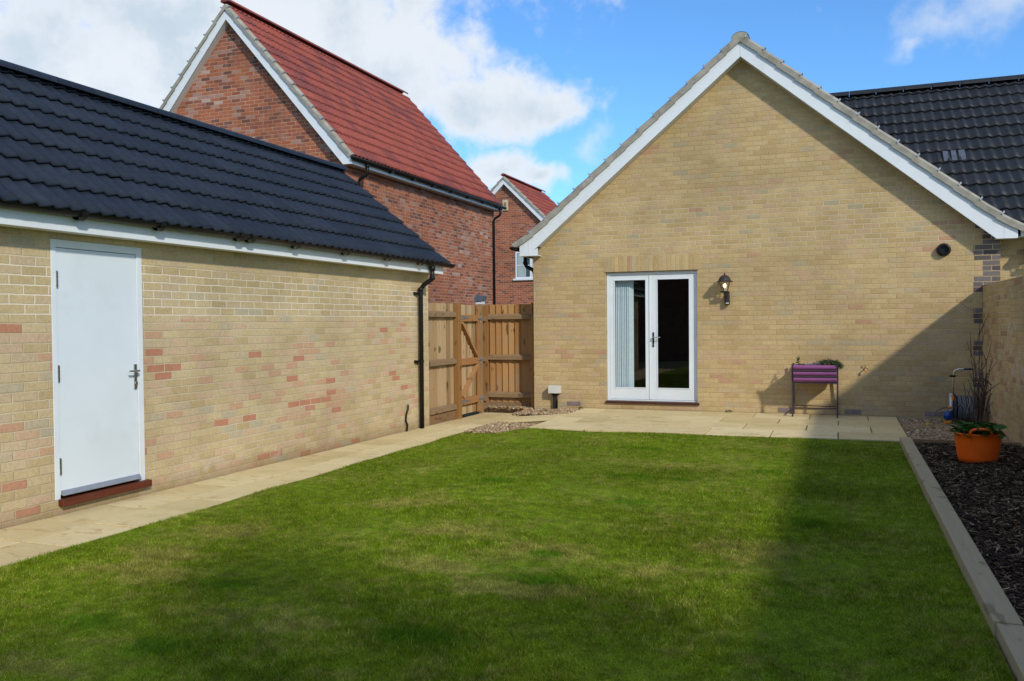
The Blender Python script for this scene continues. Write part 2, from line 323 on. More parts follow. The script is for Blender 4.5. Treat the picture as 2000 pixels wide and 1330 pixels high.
# ------------------------------------------------------------------ roof tiles and verges
def wave(t):
    t = t % 1.0
    if t < 0.70: return 0.026 * (t / 0.70) ** 1.5
    return 0.026 * (0.5 + 0.5 * math.cos(math.pi * (t - 0.70) / 0.30))
def roof_slope(mb, eave0, along, up, L, SL, gauge=0.345, pitch=0.15, kick=0.0, kl=0.5, lift=0.036, flip=False, clip=None, amp=1.0):
    """overlapping interlocking tiles, two rolls each, laid course by course from the eave upwards"""
    e, a, u = Vector(eave0), Vector(along).normalized(), Vector(up).normalized(); n = a.cross(u)
    if n.z < 0: n = -n
    nt = max(1, int(round(L / (2 * pitch)))); tw = L / nt; nc = int(math.ceil(SL / gauge)); ns = 14
    for c in range(nc):
        s0, s1 = c * gauge, min((c + 1) * gauge + 0.03, SL)
        for k in range(nt):
            if clip and not clip(k * tw, s0): continue
            js = random.uniform(-0.006, 0.006); jl = random.uniform(-0.002, 0.003); vs = []
            for i in range(ns + 1):
                t = i / ns; tt = 1 - t if flip else t; h = wave(tt * 2) * amp
                x = k * tw + t * tw
                for (s, l) in ((s0 + js, lift + jl - 0.018), (s0 + js, lift + jl), ((s0 + s1) / 2, lift / 2 + jl), (s1, 0.002)):
                    q = kick * max(0, 1 - s / kl) ** 2 if kick else 0
                    vs.append(e + a * x + u * s + n * (h + l + q))
            fs = []
            for i in range(ns):
                for r in range(3): fs.append((i * 4 + r, (i + 1) * 4 + r, (i + 1) * 4 + r + 1, i * 4 + r + 1))
            mb.add(vs, fs)
            x0_, x1_ = k * tw, (k + 1) * tw; q = kick * max(0, 1 - s0 / kl) ** 2 if kick else 0     # roofing felt under the tile
            mb.add([e + a * x0_ + u * (s0 + .03) + n * (q - .006), e + a * x1_ + u * (s0 + .03) + n * (q - .006), e + a * x1_ + u * (s1 + .004) + n * (q - .006), e + a * x0_ + u * (s1 + .004) + n * (q - .006)], [(0, 1, 2, 3)])
    return mb
def verge_run(roof, p_eave, u, n, depth_dir, SL, gauge, width, hgt, kick, kl, mat, clipmat):
    """dry verge: a capped unit per course stepping up the gable, with a small metal clip at each joint"""
    p, u, n, d = Vector(p_eave), Vector(u).normalized(), Vector(n).normalized(), Vector(depth_dir).normalized()
    mb = MB(); nc = int(math.ceil(SL / gauge)); joints = []
    kk = lambda s: kick * max(0, 1 - s / kl) ** 2
    for c in range(nc):
        s0, s1 = c * gauge - 0.02, min((c + 1) * gauge + 0.02, SL); sm = (s0 + s1) / 2
        rows = []
        for s, up in ((s0, 0.020), (sm, 0.010), (s1, 0.0)):
            o = p + u * s + n * (kk(s) + up * 0.9)
            prof = [(0.0, -hgt), (-0.012 + up * 0.4, -hgt), (-0.012 + up * 0.4, -0.03), (0.02, 0.0), (width * 0.6, 0.012), (width, 0.0), (width, -0.03)]
            rows.append([o + d * (a - up * 0.45) + n * b for a, b in prof])
        m = len(rows[0]); vs = [q for r in rows for q in r]; fs = []
        for i in range(2):
            for k in range(m): fs.append((i * m + k, i * m + (k + 1) % m, (i + 1) * m + (k + 1) % m, (i + 1) * m + k))
        fs += [tuple(range(m)), tuple(range(3 * m - 1, 2 * m - 1, -1))]
        mb.add(vs, fs); joints.append(p + u * (s0 + 0.01) + n * (kk(s0) + 0.02))
    vo = mb.build('verge', mat, roof); first = None
    for j in joints[1:]:
        if first is None:
            cb = MB(); cb.obox(j + d * 0.02 + n * 0.004, u * 0.011, d * 0.030, n * 0.008); cb.obox(j - d * 0.020 - n * 0.016, u * 0.009, d * 0.006, n * 0.020)
            cb.obox(j + d * 0.02 + n * 0.015 + u * 0.006, u * 0.005, d * 0.016, n * 0.007)
            first = cb.build('verge_clip', clipmat, vo); j0 = j
        else: copy_part(first, vo, j - j0)
    return vo
def ridge_run(mb, a, b, r=0.125, drop=0.055, seg=0.45, end=True):
    a, b = Vector(a), Vector(b); d = (b - a); L = d.length; d.normalize(); sx = d.cross(Vector((0, 0, 1))).normalized(); up = Vector((0, 0, 1))
    n = max(1, int(round(L / seg))); w = L / n
    for i in range(n):
        o0, o1 = a + d * (i * w), a + d * ((i + 1) * w - 0.006); rows = []
        for o in (o0, o1):
            for rr in (r, r - 0.016):
                rows.append([o + sx * math.cos(t) * rr + up * (math.sin(t) * rr * 0.72 - drop) for t in [math.pi * k / 10 for k in range(11)]])
        vs = [q for rr in rows for q in rr]; fs = []
        for k in range(10):
            fs += [(k, k + 1, 22 + k + 1, 22 + k), (11 + k, 33 + k, 33 + k + 1, 11 + k + 1), (k, 11 + k, 11 + k + 1, k + 1), (22 + k, 22 + k + 1, 33 + k + 1, 33 + k)]
        fs += [(0, 22, 33, 11), (10, 21, 43, 32)]
        mb.add(vs, fs)
        if i == 0 and end:
            mb.add([o0 + sx * math.cos(t) * (r - 0.006) + up * (math.sin(t) * (r - 0.006) * 0.72 - drop) + d * 0.012 for t in [math.pi * k / 10 for k in range(11)]], [tuple(range(11))])
    return mb
def gutter(a, b, r=0.056):
    """half-round gutter from a to b (open at the top) with end stops"""
    a, b = Vector(a), Vector(b); d = (b - a).normalized(); sx = d.cross(Vector((0, 0, 1))).normalized(); mb = MB()
    an = [math.pi + math.pi * k / 10 for k in range(11)]; rows = []
    for o in (a, b):
        for rr in (r, r - 0.005): rows.append([o + sx * math.cos(t) * rr + Vector((0, 0, 1)) * math.sin(t) * rr for t in an])
    vs = [q for rr in rows for q in rr]; fs = []
    for k in range(10): fs += [(k, k + 1, 22 + k + 1, 22 + k), (11 + k, 33 + k, 33 + k + 1, 11 + k + 1)]
    fs += [(0, 22, 33, 11), (10, 21, 43, 32), tuple(range(11)), tuple(range(32, 21, -1))]
    return mb.add(vs, fs)

# ================================================================== GROUND AND SETTING
YG, XG, ZG = 13.80, -5.915, -0.125              # gable face, garage face, garden level beside the garage
def path_z(y): return -0.1256 - 0.0063 * (y - 10.0)
def smooth(a, b, x):
    t = np.clip((x - a) / (b - a), 0, 1); return t * t * (3 - 2 * t)
def lawn_edge(y): return -4.865 - 0.0150 * (y - 3.8)
def lawn_z(x, y):
    l = path_z(y) + 0.014; s = smooth(-4.8, -2.5, x); s = np.maximum(s, smooth(9.3, 11.0, y) * smooth(-4.6, -3.9, x))
    return l + (-0.022 - l) * s + 0.008 * np.sin(x * 2.1 + y * 1.3) * np.cos(y * 1.7 - x)
m_ground, g, b = new_mat('earth')
c = g.ramp(g.noise(g.pos(), 0.4, 5), [(0.3, (0.09, 0.075, 0.05)), (0.7, (0.07, 0.09, 0.035))]); fin(g, b, c, 0.95)
meta(MB().box(-400, 400, -400, 400, -0.6, -0.24).build('ground', m_ground), kind='structure')

# lawn soil sheet with the same patchy colouring as the blades
def lawn_colour(g, blade):
    p = g.pos(); pf = g.scale(p, (1, 1, 0))
    dry = g.m('ADD', g.m('MULTIPLY', g.noise(pf, 1.3, 3, 0.6), 0.40), g.m('MULTIPLY', g.noise(pf, 6.5, 5, 0.7), 0.60))
    patches = None
    for (x, y, rx, ry, amt) in [(-2.55, 5.4, .45, .2, .10), (-4.2, 5.1, .35, .25, .12), (-4.0, 4.0, .5, .25, .11), (-4.15, 4.35, .4, .2, .1), (-1.76, 5.1, .35, .2, .12), (-2.3, 4.6, .4, .2, .12), (-1.65, 4.33, .42, .2, .14), (-1.0, 4.9, .3, .2, .10), (-3.3, 6.2, .4, .2, .10), (-.6, 5.6, .5, .3, .08), (-2.6, 3.4, .6, .3, .07), (-1.2, 8.6, .9, .3, .05)]:
        d = g.vm('LENGTH', g.scale(g.vm('SUBTRACT', pf, (x, y, 0)), (1 / rx, 1 / ry, 0))); d = g.m('ADD', d, g.m('MULTIPLY', g.m('SUBTRACT', g.noise(pf, 5.0, 4, 0.7), 0.5), 1.8)); v = g.rng(d, 1.25, 0.2, 0, amt * 1.7)
        patches = v if patches is None else g.m('ADD', patches, v)
    dry = g.m('ADD', dry, patches)
    tuft = None
    for (x, y, rx, ry) in TUFTS:
        d = g.vm('LENGTH', g.scale(g.vm('SUBTRACT', pf, (x, y, 0)), (1 / rx, 1 / ry, 0)))
        d = g.m('ADD', d, g.m('MULTIPLY', g.m('SUBTRACT', g.noise(pf, 7.0, 4, 0.7), 0.5), 2.2)); v = g.rng(d, 1.3, 0.3)
        tuft = v if tuft is None else g.m('MAXIMUM', tuft, v)
    dryf = g.m('MULTIPLY', g.rng(dry, 0.47, 0.66), g.m('SUBTRACT', 1.0, tuft))
    r = g.island() if blade else g.noise(p, 90.0, 2)
    grn = g.ramp(r, [(0.0, (0.076, 0.146, 0.003)), (0.4, (0.148, 0.246, 0.007)), (0.78, (0.225, 0.315, 0.014)), (0.91, (0.34, 0.365, 0.05)), (1.0, (0.52, 0.46, 0.15))])
    straw = g.ramp(r, [(0.0, (0.130, 0.190, 0.008)), (0.45, (0.260, 0.275, 0.038)), (1.0, (0.52, 0.45, 0.17))])
    c = g.mix(dryf, grn, straw)
    c = g.mix(g.m('MULTIPLY', tuft, 0.6), c, g.ramp(r, [(0, (0.040, 0.140, 0.004)), (1, (0.085, 0.250, 0.010))]))
    k = g.m('MULTIPLY', g.rng(g.noise(pf, 0.55, 3), 0.3, 0.7, 0.84, 1.16), g.rng(g.noise(pf, 8.5, 4, 0.65), 0.3, 0.7, 0.72, 1.28)); return g.mix(1.0, c, g.comb(k, k, k), 'MULTIPLY')
TUFTS = [(-1.84, 7.87, .33, .10), (-1.59, 6.78, .22, .10), (-1.35, 7.88, .16, .08), (-0.66, 8.5, .16, .14), (-1.57, 4.55, .20, .12), (-3.45, 3.2, .20, .13), (-3.2, 3.9, .22, .12), (-1.8, 3.5, .26, .13), (-1.7, 5.05, .12, .1), (-2.9, 3.0, .2, .12), (-0.2, 6.4, .2, .12), (-3.0, 7.3, .25, .12), (-2.1, 9.6, .3, .1)]
m_lawn, g, b = new_mat('lawn_turf'); c = lawn_colour(g, False); c = g.mix(0.22, c, (0.10, 0.10, 0.025)); fin(g, b, c, 0.95, g.bump(g.noise(g.pos(), 120.0, 3), 0.8, 0.01), spec=0.1)
xs = np.linspace(-4.99, 0.652, 90); ys = np.concatenate([np.linspace(-3.0, 11.02, 150)])
X, Y = np.meshgrid(np.linspace(0, 1, 90), ys); X = lawn_edge(Y) + (0.652 - lawn_edge(Y)) * X; co = np.stack([X, Y, lawn_z(X, Y)], -1).reshape(-1, 3); nx = len(xs); ny = len(ys)
ii = (np.arange(ny - 1)[:, None] * nx + np.arange(nx - 1)[None, :]).ravel(); quads = np.stack([ii, ii + 1, ii + nx + 1, ii + nx], -1)
meta(np_mesh('lawn', co, quads, m_lawn, 4, True), kind='structure')

m_blade, g, b = new_mat('grass_blade'); c = lawn_colour(g, True); fin(g, b, c, 0.7, spec=0.06)
tr = g.n.new('ShaderNodeBsdfTranslucent'); g.put(tr, 'Color', c); mx = g.n.new('ShaderNodeMixShader'); mx.inputs[0].default_value = 0.35
g.l.new(b.outputs[0], mx.inputs[1]); g.l.new(tr.outputs[0], mx.inputs[2]); g.l.new(mx.outputs[0], g.n['Material Output'].inputs[0])
def grass():
    P = []
    for (y0, y1, dens) in ((2.2, 4.5, 34000), (4.5, 6.5, 24000), (6.5, 8.5, 15000), (8.5, 11.03, 10000)):
        n = int((y1 - y0) * 5.77 * dens); x = rng.uniform(-4.99, 0.645, n); y = rng.uniform(y0, y1, n)
        rt = x * 0.9339 + y * 0.3575; fw = -x * 0.3576 + y * 0.9337
        keep = (np.abs(rt / fw) < 0.66) & (x > lawn_edge(y) - .005); P.append(np.stack([x[keep], y[keep]], -1))
    e = rng.uniform(2.2, 11.0, 9000); P.append(np.stack([lawn_edge(e) + rng.normal(0, 0.018, 9000) * (1 + np.sin(e * 5)) * .6, e], -1))
    e = rng.uniform(-4.9, 0.6, 5000); P.append(np.stack([e, 11.015 + rng.normal(0, 0.010, 5000)], -1))
    P = np.concatenate(P); n = len(P); x, y = P[:, 0], P[:, 1]; z = lawn_z(x, y)
    hgt = rng.gamma(6.0, 0.0023, n) + 0.004
    hgt *= 0.85 + 0.35 * np.sin(x * 3.1 + 2 * np.sin(y * 1.9)) * np.sin(y * 2.7 + x)
    for (tx, ty, rx, ry) in TUFTS: hgt *= 1 + 0.55 * np.exp(-(((x - tx) / rx) ** 2 + ((y - ty) / ry) ** 2))
    a = rng.uniform(0, 2 * np.pi, n); w = rng.uniform(0.0010, 0.0019, n) * (0.8 + y * 0.055)
    lean = rng.normal(0, 0.55, (n, 2)) * hgt[:, None]
    d = np.stack([np.cos(a) * w, np.sin(a) * w, np.zeros(n)], -1); base = np.stack([x, y, z - 0.004], -1)
    mid = base + np.stack([lean[:, 0] * .35, lean[:, 1] * .35, hgt * .62], -1); tip = base + np.stack([lean[:, 0], lean[:, 1], hgt * .95], -1)
    co = np.stack([base - d, base + d, mid + d * .75, mid - d * .75, tip], 1).reshape(-1, 3); k = (np.arange(n) * 5)[:, None]
    tri = np.concatenate([k + np.array([[0, 1, 2]]), k + np.array([[0, 2, 3]]), k + np.array([[3, 2, 4]])], 1).reshape(-1, 3)
    o = np_mesh('grass', co, tri, m_blade, 3); meta(o, 'short patchy green lawn grass with straw coloured dry spots between the garage and sleepers', 'grass', kind='stuff'); return o
grass()

# paving
m_slab, g, b = new_mat('riven_sandstone'); p = g.pos(); i = g.island()
pp = g.vm('ADD', p, g.comb(g.m('MULTIPLY', i, 9.0), g.m('MULTIPLY', i, 4.0), 0.0))
c = g.ramp(g.m('ADD', g.m('MULTIPLY', i, 0.6), g.m('MULTIPLY', g.noise(pp, 2.3, 3), 0.4)), [(0.15, (0.56, 0.45, 0.235)), (0.5, (0.65, 0.54, 0.30)), (0.85, (0.72, 0.615, 0.37))])
riv = g.noise(g.scale(pp, (1, 1.8, 1)), 3.2, 6, 0.6, 1.5)
c = g.mix(g.rng(riv, 0.56, 0.66, 0, 0.6), c, (0.42, 0.28, 0.115)); c = g.mix(g.rng(g.noise(pp, 7.0, 4), 0.58, 0.72, 0, 0.4), c, (0.66, 0.60, 0.44))
c = g.mix(g.rng(g.noise(p, 1.1, 5, 0.65), 0.52, 0.72, 0, 0.45), c, (0.37, 0.33, 0.12))
fin(g, b, c, 0.85, g.bump(g.m('ADD', riv, g.m('MULTIPLY', g.noise(p, 30.0, 4), 0.2)), 0.5, 0.02), spec=0.2)
m_joint = plain('sandy_joint', (0.22, 0.165, 0.085), 0.95, 0, 0.3, 20, 0.4)
def slabs(name, cells, zf, base):
    mb = MB()
    for (x0, x1, y0, y1) in cells:
        k = len(mb.v); j = random.uniform(-0.003, 0.003); g_ = 0.007 + random.uniform(-.001, .003)
        mb.box(x0 + g_, x1 - g_, y0 + g_, y1 - g_, 0.0, 0.04 + j, 0.004)
        mb.v[k:] = [(v[0], v[1], v[2] - 0.04 + zf(v[0], v[1])) for v in mb.v[k:]]
    o = mb.build(name, m_slab); meta(o, kind='structure')
    return o
cells = []; y = 0.4; k = 0
for rowx, (a, c_) in enumerate(((-5.908, -5.41), (-5.41, -4.91))):
    y = 0.2 + 0.3 * rowx
    while y < 14.2:
        l = random.choice((0.6, 0.6, 0.45, 0.6)); cells.append((a, c_, y, min(y + l, 14.25))); y += l
slabs('path', cells, lambda x, y: path_z(y), None)
vs = [(-5.91, 0, path_z(0) - .012), (-4.84, 0, path_z(0) - .012), (-4.93, 14.3, path_z(14.3) - .012), (-5.91, 14.3, path_z(14.3) - .012)]
meta(MB().add(vs, [(0, 1, 2, 3)]).build('path_bedding', m_joint), kind='structure')
cells = []; W = 4.776 / 6
for r_ in range(4):
    y0, y1 = 11.03 + r_ * 0.685, 11.03 + (r_ + 1) * 0.685; off = -W / 2 if r_ % 2 else 0.0; x = -4.0 + off
    while x < 0.77:
        a, c_ = max(x, -4.0), min(x + W, 0.776)
        if c_ - a > 0.1: cells.append((a, c_, y0, y1))
        x += W
slabs('patio', cells, lambda x, y: 0.0, None)
meta(MB().box(-3.99, 0.77, 11.04, 13.80, -0.2, -0.012).build('patio_bedding', m_joint), kind='structure')
def ramp_z(x, y): return -0.075 + (x + 4.9) / 0.9 * 0.075
slabs('linking_slab', [(-4.92, -4.02, 12.24, 12.90)], ramp_z, None)
vs = [(-4.9, 12.26, -.05), (-4.03, 12.26, .0), (-4.03, 12.88, 0.0), (-4.9, 12.88, -.05)]
mb = MB(); mb.add([(x, y, ramp_z(x, y) - 0.012) for x, y, _ in vs] + [(x, y, -.22) for x, y, _ in vs], [(0, 1, 2, 3), (0, 1, 5, 4), (1, 2, 6, 5), (2, 3, 7, 6), (3, 0, 4, 7)]); meta(mb.build('linking_slab_bedding', m_joint), kind='structure')

# gravel and mulch
m_stone, g, b = new_mat('pebble'); i = g.island()
c = g.ramp(i, [(0.0, (0.14, 0.085, 0.042)), (0.2, (0.29, 0.19, 0.095)), (0.45, (0.40, 0.29, 0.165)), (0.65, (0.23, 0.185, 0.13)), (0.8, (0.48, 0.39, 0.27)), (0.93, (0.36, 0.205, 0.10)), (1.0, (0.60, 0.54, 0.45))])
fin(g, b, c, 0.7, g.bump(g.noise(g.pos(), 90.0, 3), 0.3, 0.003), spec=0.3)
def ico():
    bm = bmesh.new(); bmesh.ops.create_icosphere(bm, subdivisions=2, radius=1.0); v = np.array([q.co[:] for q in bm.verts]); bm.verts.index_update()
    f = np.array([[q.index for q in ff.verts] for ff in bm.faces]); bm.free(); return v, f
IV, IF = ico()
def gravel(name, rects, n_m2, zf, label):
    cos, fcs = [], []; k = 0
    for (x0, x1, y0, y1) in rects:
        n = int((x1 - x0) * (y1 - y0) * n_m2)
        for _ in range(n):
            x, y = random.uniform(x0, x1), random.uniform(y0, y1); s = random.uniform(0.008, 0.021)
            sc = np.array([s * random.uniform(.8, 1.5), s * random.uniform(.8, 1.3), s * random.uniform(.55, .95)])
            v = IV * (1 + rng.normal(0, 0.10, (len(IV), 1))) * sc; a = random.uniform(0, 6.28); tl = random.uniform(-.5, .5)
            M = np.array(Matrix.Rotation(a, 3, 'Z') @ Matrix.Rotation(tl, 3, 'X')); v = v @ M.T + np.array([x, y, zf(x, y) + random.uniform(-.006, .022)])
            cos.append(v); fcs.append(IF + k); k += len(IV)
    o = np_mesh(name, np.concatenate(cos), np.concatenate(fcs), m_stone, 3, True); meta(o, label, 'gravel', kind='stuff')
gravel('gravel', [(-4.98, -4.02, 11.05, 12.22)], 1800, lambda x, y: -0.115, 'pale pebbles filling the sunken gap between path, lawn and patio corner')
gravel('gravel', [(-4.98, -4.04, 12.93, 13.74), (-5.05, -4.90, 13.7, 14.05), (-5.85, -5.0, 13.93, 14.07)], 1700, lambda x, y: -0.055 + 0.03 * max(0, x + 4.9), 'pale pebbles under the fence beside the bungalow corner')
gravel('gravel', [(0.79, 1.90, 11.06, 13.78)], 1500, lambda x, y: -0.03 + 0.012 * math.sin(3 * x + 2 * y), 'brownish pebbles around the hose reel in the shaded corner')
meta(MB().box(-5.06, -4.03, 11.03, 14.1, -0.23, -0.13).build('gravel_base', m_joint), kind='structure')
meta(MB().box(0.78, 1.9, 11.04, 13.8, -0.23, -0.045).build('corner_gravel_base', m_joint), kind='structure')
m_bed, g, b = new_mat('bark_soil'); p = g.pos(); c = g.ramp(g.noise(p, 35.0, 5, 0.7), [(0.3, (0.006, 0.005, 0.005)), (0.65, (0.020, 0.015, 0.013)), (0.85, (0.045, 0.034, 0.026))])
fin(g, b, c, 0.95, g.bump(g.noise(p, 45.0, 4), 1.0, 0.03), spec=0.15)
xs = np.linspace(0.765, 1.90, 30); ys = np.linspace(-2, 11.0, 200); X, Y = np.meshgrid(xs, ys); bed_z = lambda X, Y: -0.010 + 0.014 * np.sin(X * 5 + Y * 2.3) * np.sin(Y * 3.1) + 0.006 * np.sin(X * 17) * np.sin(Y * 13)
co = np.stack([X, Y, bed_z(X, Y)], -1).reshape(-1, 3); nx = len(xs); ny = len(ys); ii = (np.arange(ny - 1)[:, None] * nx + np.arange(nx - 1)[None, :]).ravel()
meta(np_mesh('flower_bed', co, np.stack([ii, ii + 1, ii + nx + 1, ii + nx], -1), m_bed, 4, True), kind='structure')
m_chip, g, b = new_mat('bark_chip'); i = g.island(); c = g.ramp(i, [(0.0, (0.008, 0.005, 0.004)), (0.5, (0.034, 0.019, 0.011)), (0.72, (0.085, 0.050, 0.028)), (0.88, (0.19, 0.125, 0.072)), (1.0, (0.42, 0.30, 0.18))]); fin(g, b, c, 0.85, spec=0.3)
def chips():
    n = 52000; y = 2.5 + (10.98 - 2.5) * rng.uniform(0, 1, n) ** 1.15; x = rng.uniform(0.785, 1.89, n); L = rng.gamma(3.0, 0.0065, n) + 0.006; w = rng.uniform(0.002, 0.0055, n)
    a = rng.normal(0.0, 1.0, n); t = rng.normal(0, 0.25, n); z = bed_z(x, y) + rng.uniform(0.0, 0.018, n)
    u = np.stack([np.cos(a) * np.cos(t) * L, np.sin(a) * np.cos(t) * L, np.sin(t) * L], -1); r_ = rng.normal(0, 0.5, n)
    v = np.stack([-np.sin(a) * w, np.cos(a) * w, r_ * w], -1); c = np.stack([x, y, z], -1)
    co = np.stack([c - u - v * .6, c - u + v, c + u + v * .7, c + u - v], 1).reshape(-1, 3); k = (np.arange(n) * 4)[:, None]
    o = np_mesh('bark_mulch', co, k + np.array([[0, 1, 2, 3]]), m_chip, 4); meta(o, 'dark bark chippings spread over the narrow border beside the sleepers', 'mulch', kind='stuff')
chips()

# ================================================================== TIMBER EDGING
def sleeper(x0, x1, y0, y1, z0, z1, label):
    o = MB().box(x0, x1, y0, y1, z0, z1, 0.006).build('timber_sleeper', m_sleeper, loc=((x0 + x1) / 2, (y0 + y1) / 2, z0)); return meta(o, label, 'sleeper', 'timber sleepers edging the flower bed')
sleeper(0.652, 0.772, 4.40, 10.99, -0.16, 0.052, 'long weathered timber sleeper edging the lawn, running up to the patio corner')
sleeper(0.662, 0.784, 1.20, 4.392, -0.16, 0.045, 'nearest timber sleeper in the bottom right corner, butted against the longer one')
MBs = MB().box(0.806, 1.896, 10.99, 11.035, -0.12, 0.035, 0.004).build('edging_board', m_railx, loc=(1.35, 11.01, -0.12)); meta(MBs, 'thin timber board dividing the pebble corner from the bark bed behind the orange tub', 'edging')

# ================================================================== GARAGE
gar = thing('brick_garage', (-7.6, 6.5, ZG), 'buff brick garage with dark pantile roof and white side door on the left', 'garage')
GY0, GY1, GXB = 1.2, 11.853, -9.20
DY0, DY1, DZ0, DZ1 = 5.107, 6.064, 0.028, 2.128
WT = 2.30
mb = MB()
def wq(y0, y1, z0, z1): mb.add([(XG, y0, z0), (XG, y1, z0), (XG, y1, z1), (XG, y0, z1)], [(0, 1, 2, 3)])
zb = -0.3
wq(GY0, DY0, zb, WT); wq(DY1, GY1, zb, WT); wq(DY0, DY1, DZ1, WT); wq(DY0, DY1, zb, DZ0)
for yy in (DY0, DY1): mb.add([(XG, yy, DZ0), (XG - .12, yy, DZ0), (XG - .12, yy, DZ1), (XG, yy, DZ1)], [(0, 1, 2, 3)])
mb.add([(XG, DY0, DZ1), (XG, DY1, DZ1), (XG - .12, DY1, DZ1), (XG - .12, DY0, DZ1)], [(0, 1, 2, 3)]); mb.add([(XG, DY0, DZ0), (XG, DY1, DZ0), (XG - .12, DY1, DZ0), (XG - .12, DY0, DZ0)], [(0, 1, 2, 3)])
for yy in (GY0, GY1): mb.add([(XG, yy, zb), (XG, yy, WT), (-7.55, yy, 3.72), (GXB, yy, WT), (GXB, yy, zb)], [(0, 1, 2, 3, 4)])
mb.add([(GXB, GY0, zb), (GXB, GY1, zb), (GXB, GY1, WT), (GXB, GY0, WT)], [(0, 1, 2, 3)])
mb.build('wall', m_garage, gar)
t_g = (3.905 - 2.325) / (7.55 - 5.625); ug = Vector((-1, 0, t_g)).normalized(); SLg = math.hypot(7.55 - 5.625, 3.905 - 2.325)
mb = MB(); roof_slope(mb, (-5.625, 12.02, 2.312), (0, -1, 0), ug, 12.02 - GY0 + 0.15, SLg, flip=True)
groof = mb.build('roof', m_slate, gar, True)
mb = MB(); roof_slope(mb, (-9.475, 12.02, 2.312), (0, -1, 0), (1, 0, t_g), 12.02 - GY0 + 0.15, SLg); mb.build('roof', m_slate, gar, True)
rb = ridge_run(MB(), (-7.55, 12.03, 3.93), (-7.55, GY0 - .15, 3.93), 0.13, 0.03).build('ridge_cap', m_slate, groof)
MB().box(XG + 0.162, XG + 0.180, GY0 - .1, 12.02, 2.180, 2.330).build('fascia', m_upvc, gar)
MB().box(XG + 0.002, XG + 0.160, GY0 - .1, 11.98, 2.184, 2.196).build('soffit', m_soffit, gar)
MB().box(XG + 0.002, XG + 0.178, 11.99, 12.018, 2.182, 2.36).build('eaves_box_end', m_upvc, gar)
gg = gutter((-5.670, GY0 - .15, 2.352), (-5.670, 12.22, 2.340), .054).build('gutter', m_black, gar, True)
def bracket(y, z=2.318, wide=0.06):
    b_ = MB(); n = 8
    pts = [(-5.672 + math.cos(math.pi + math.pi * k / n) * 0.064, z + .022 + math.sin(math.pi + math.pi * k / n) * 0.080) for k in range(n + 1)]
    for (a, c_) in zip(pts[:-1], pts[1:]): b_.add([(a[0], y, a[1]), (c_[0], y, c_[1]), (c_[0], y + wide, c_[1]), (a[0], y + wide, a[1])], [(0, 1, 2, 3)])
    b_.box(-5.736, -5.728, y, y + wide, z - 0.02, z + 0.005)
    return b_
br0 = bracket(5.15, 2.325).build('gutter_bracket', m_black, gg)
for yy, dz in ((4.1, 0), (6.0, 0), (7.08, -.002), (7.26, -.003), (8.05, -.003), (9.08, -.004), (10.13, -.005), (11.1, -.006)): copy_part(br0, gg, (0, yy - 5.15, dz))
mb = MB(); mb.lathe([(0.046, 0.0), (0.046, 0.075)], (-5.675, 11.52, 2.205), 14)
mb.tube([(-5.675, 11.52, 2.25), (-5.675, 11.52, 2.12), (-5.69, 11.515, 2.075), (-5.80, 11.49, 2.00), (-5.845, 11.48, 1.94), (-5.85, 11.478, 1.86), (-5.85, 11.478, path_z(11.5) + 0.002)], 0.034, 14)
for zz in (1.93, 2.10): mb.lathe([(0.040, -0.03), (0.040, 0.03)], (-5.85 if zz < 2 else -5.675, 11.478 if zz < 2 else 11.52, zz), 14)
dp = mb.build('downpipe', m_black, gar); soft(dp, 0.004); dp.data.shade_smooth(); dp.modifiers.clear()
def clip_at(z):
    q = MB().lathe([(0.041, -0.016), (0.041, 0.016)], (-5.85, 11.478, z), 14); q.box(-5.912, -5.865, 11.40, 11.556, z - .014, z + .014); q.box(-5.913, -5.88, 11.36, 11.40, z - .02, z + .02); return q
pc = clip_at(1.87).build('pipe_clip', m_black, dp); copy_part(pc, dp, (0, 0, -1.0))
# side door
fx = XG + 0.004
mb = MB(); fw = 0.05
mb.box(XG - .06, fx, DY0, DY0 + fw, DZ0, DZ1); mb.box(XG - .06, fx, DY1 - fw - .012, DY1, DZ0, DZ1); mb.box(XG - .06, fx, DY0 + fw, DY1 - fw - .012, DZ1 - .062, DZ1)
soft(mb.build('door_frame', m_frame, gar), 0.003)
door = soft(MB().box(XG - .05, XG - .006, DY0 + fw + .003, DY1 - fw - .016, DZ0 + .035, DZ1 - .067).build('door', m_door, gar), 0.002)
h0 = MB().box(XG - .008, XG + .010, DY0 + fw - .007, DY0 + fw + .007, 1.74, 1.875)
for q in range(4): h0.box(XG - .008, XG + .0125, DY0 + fw - .0085, DY0 + fw + .0085, 1.745 + q * .033, 1.77 + q * .033)
hg = h0.build('hinge', m_steel, door); copy_part(hg, door, (0, 0, -0.757)); copy_part(hg, door, (0, 0, -1.512))
mb = MB(); mb.box(XG - .006, XG + .008, 5.955, 5.985, 0.865, 1.090, 0.004); mb.tube([(XG + .005, 5.97, 1.03), (XG + .05, 5.97, 1.03), (XG + .056, 5.955, 1.03), (XG + .056, 5.85, 1.032)], 0.0095, 10); mb.lathe([(0.013, 0), (0.013, .012)], (XG + .006, 5.97, 0.92), 12, 'x')
mb.build('handle', m_steel, door)
mb = MB(); mb.prism([(XG - .006, DZ0 + .068), (XG + .006, DZ0 + .068), (XG + .030, DZ0 + .034), (XG + .030, DZ0 + .028), (XG - .006, DZ0 + .028)], DY0 + fw + .012, DY1 - fw - .02, lambda p_, d: (p_[0], d, p_[1])); mb.build('weather_bar', m_alu, door)
soft(MB().box(XG - .06, XG + .055, DY0 + .03, DY1 + .03, DZ0 - .055, DZ0 + .003).build('door_sill', m_mahog, gar), 0.004)

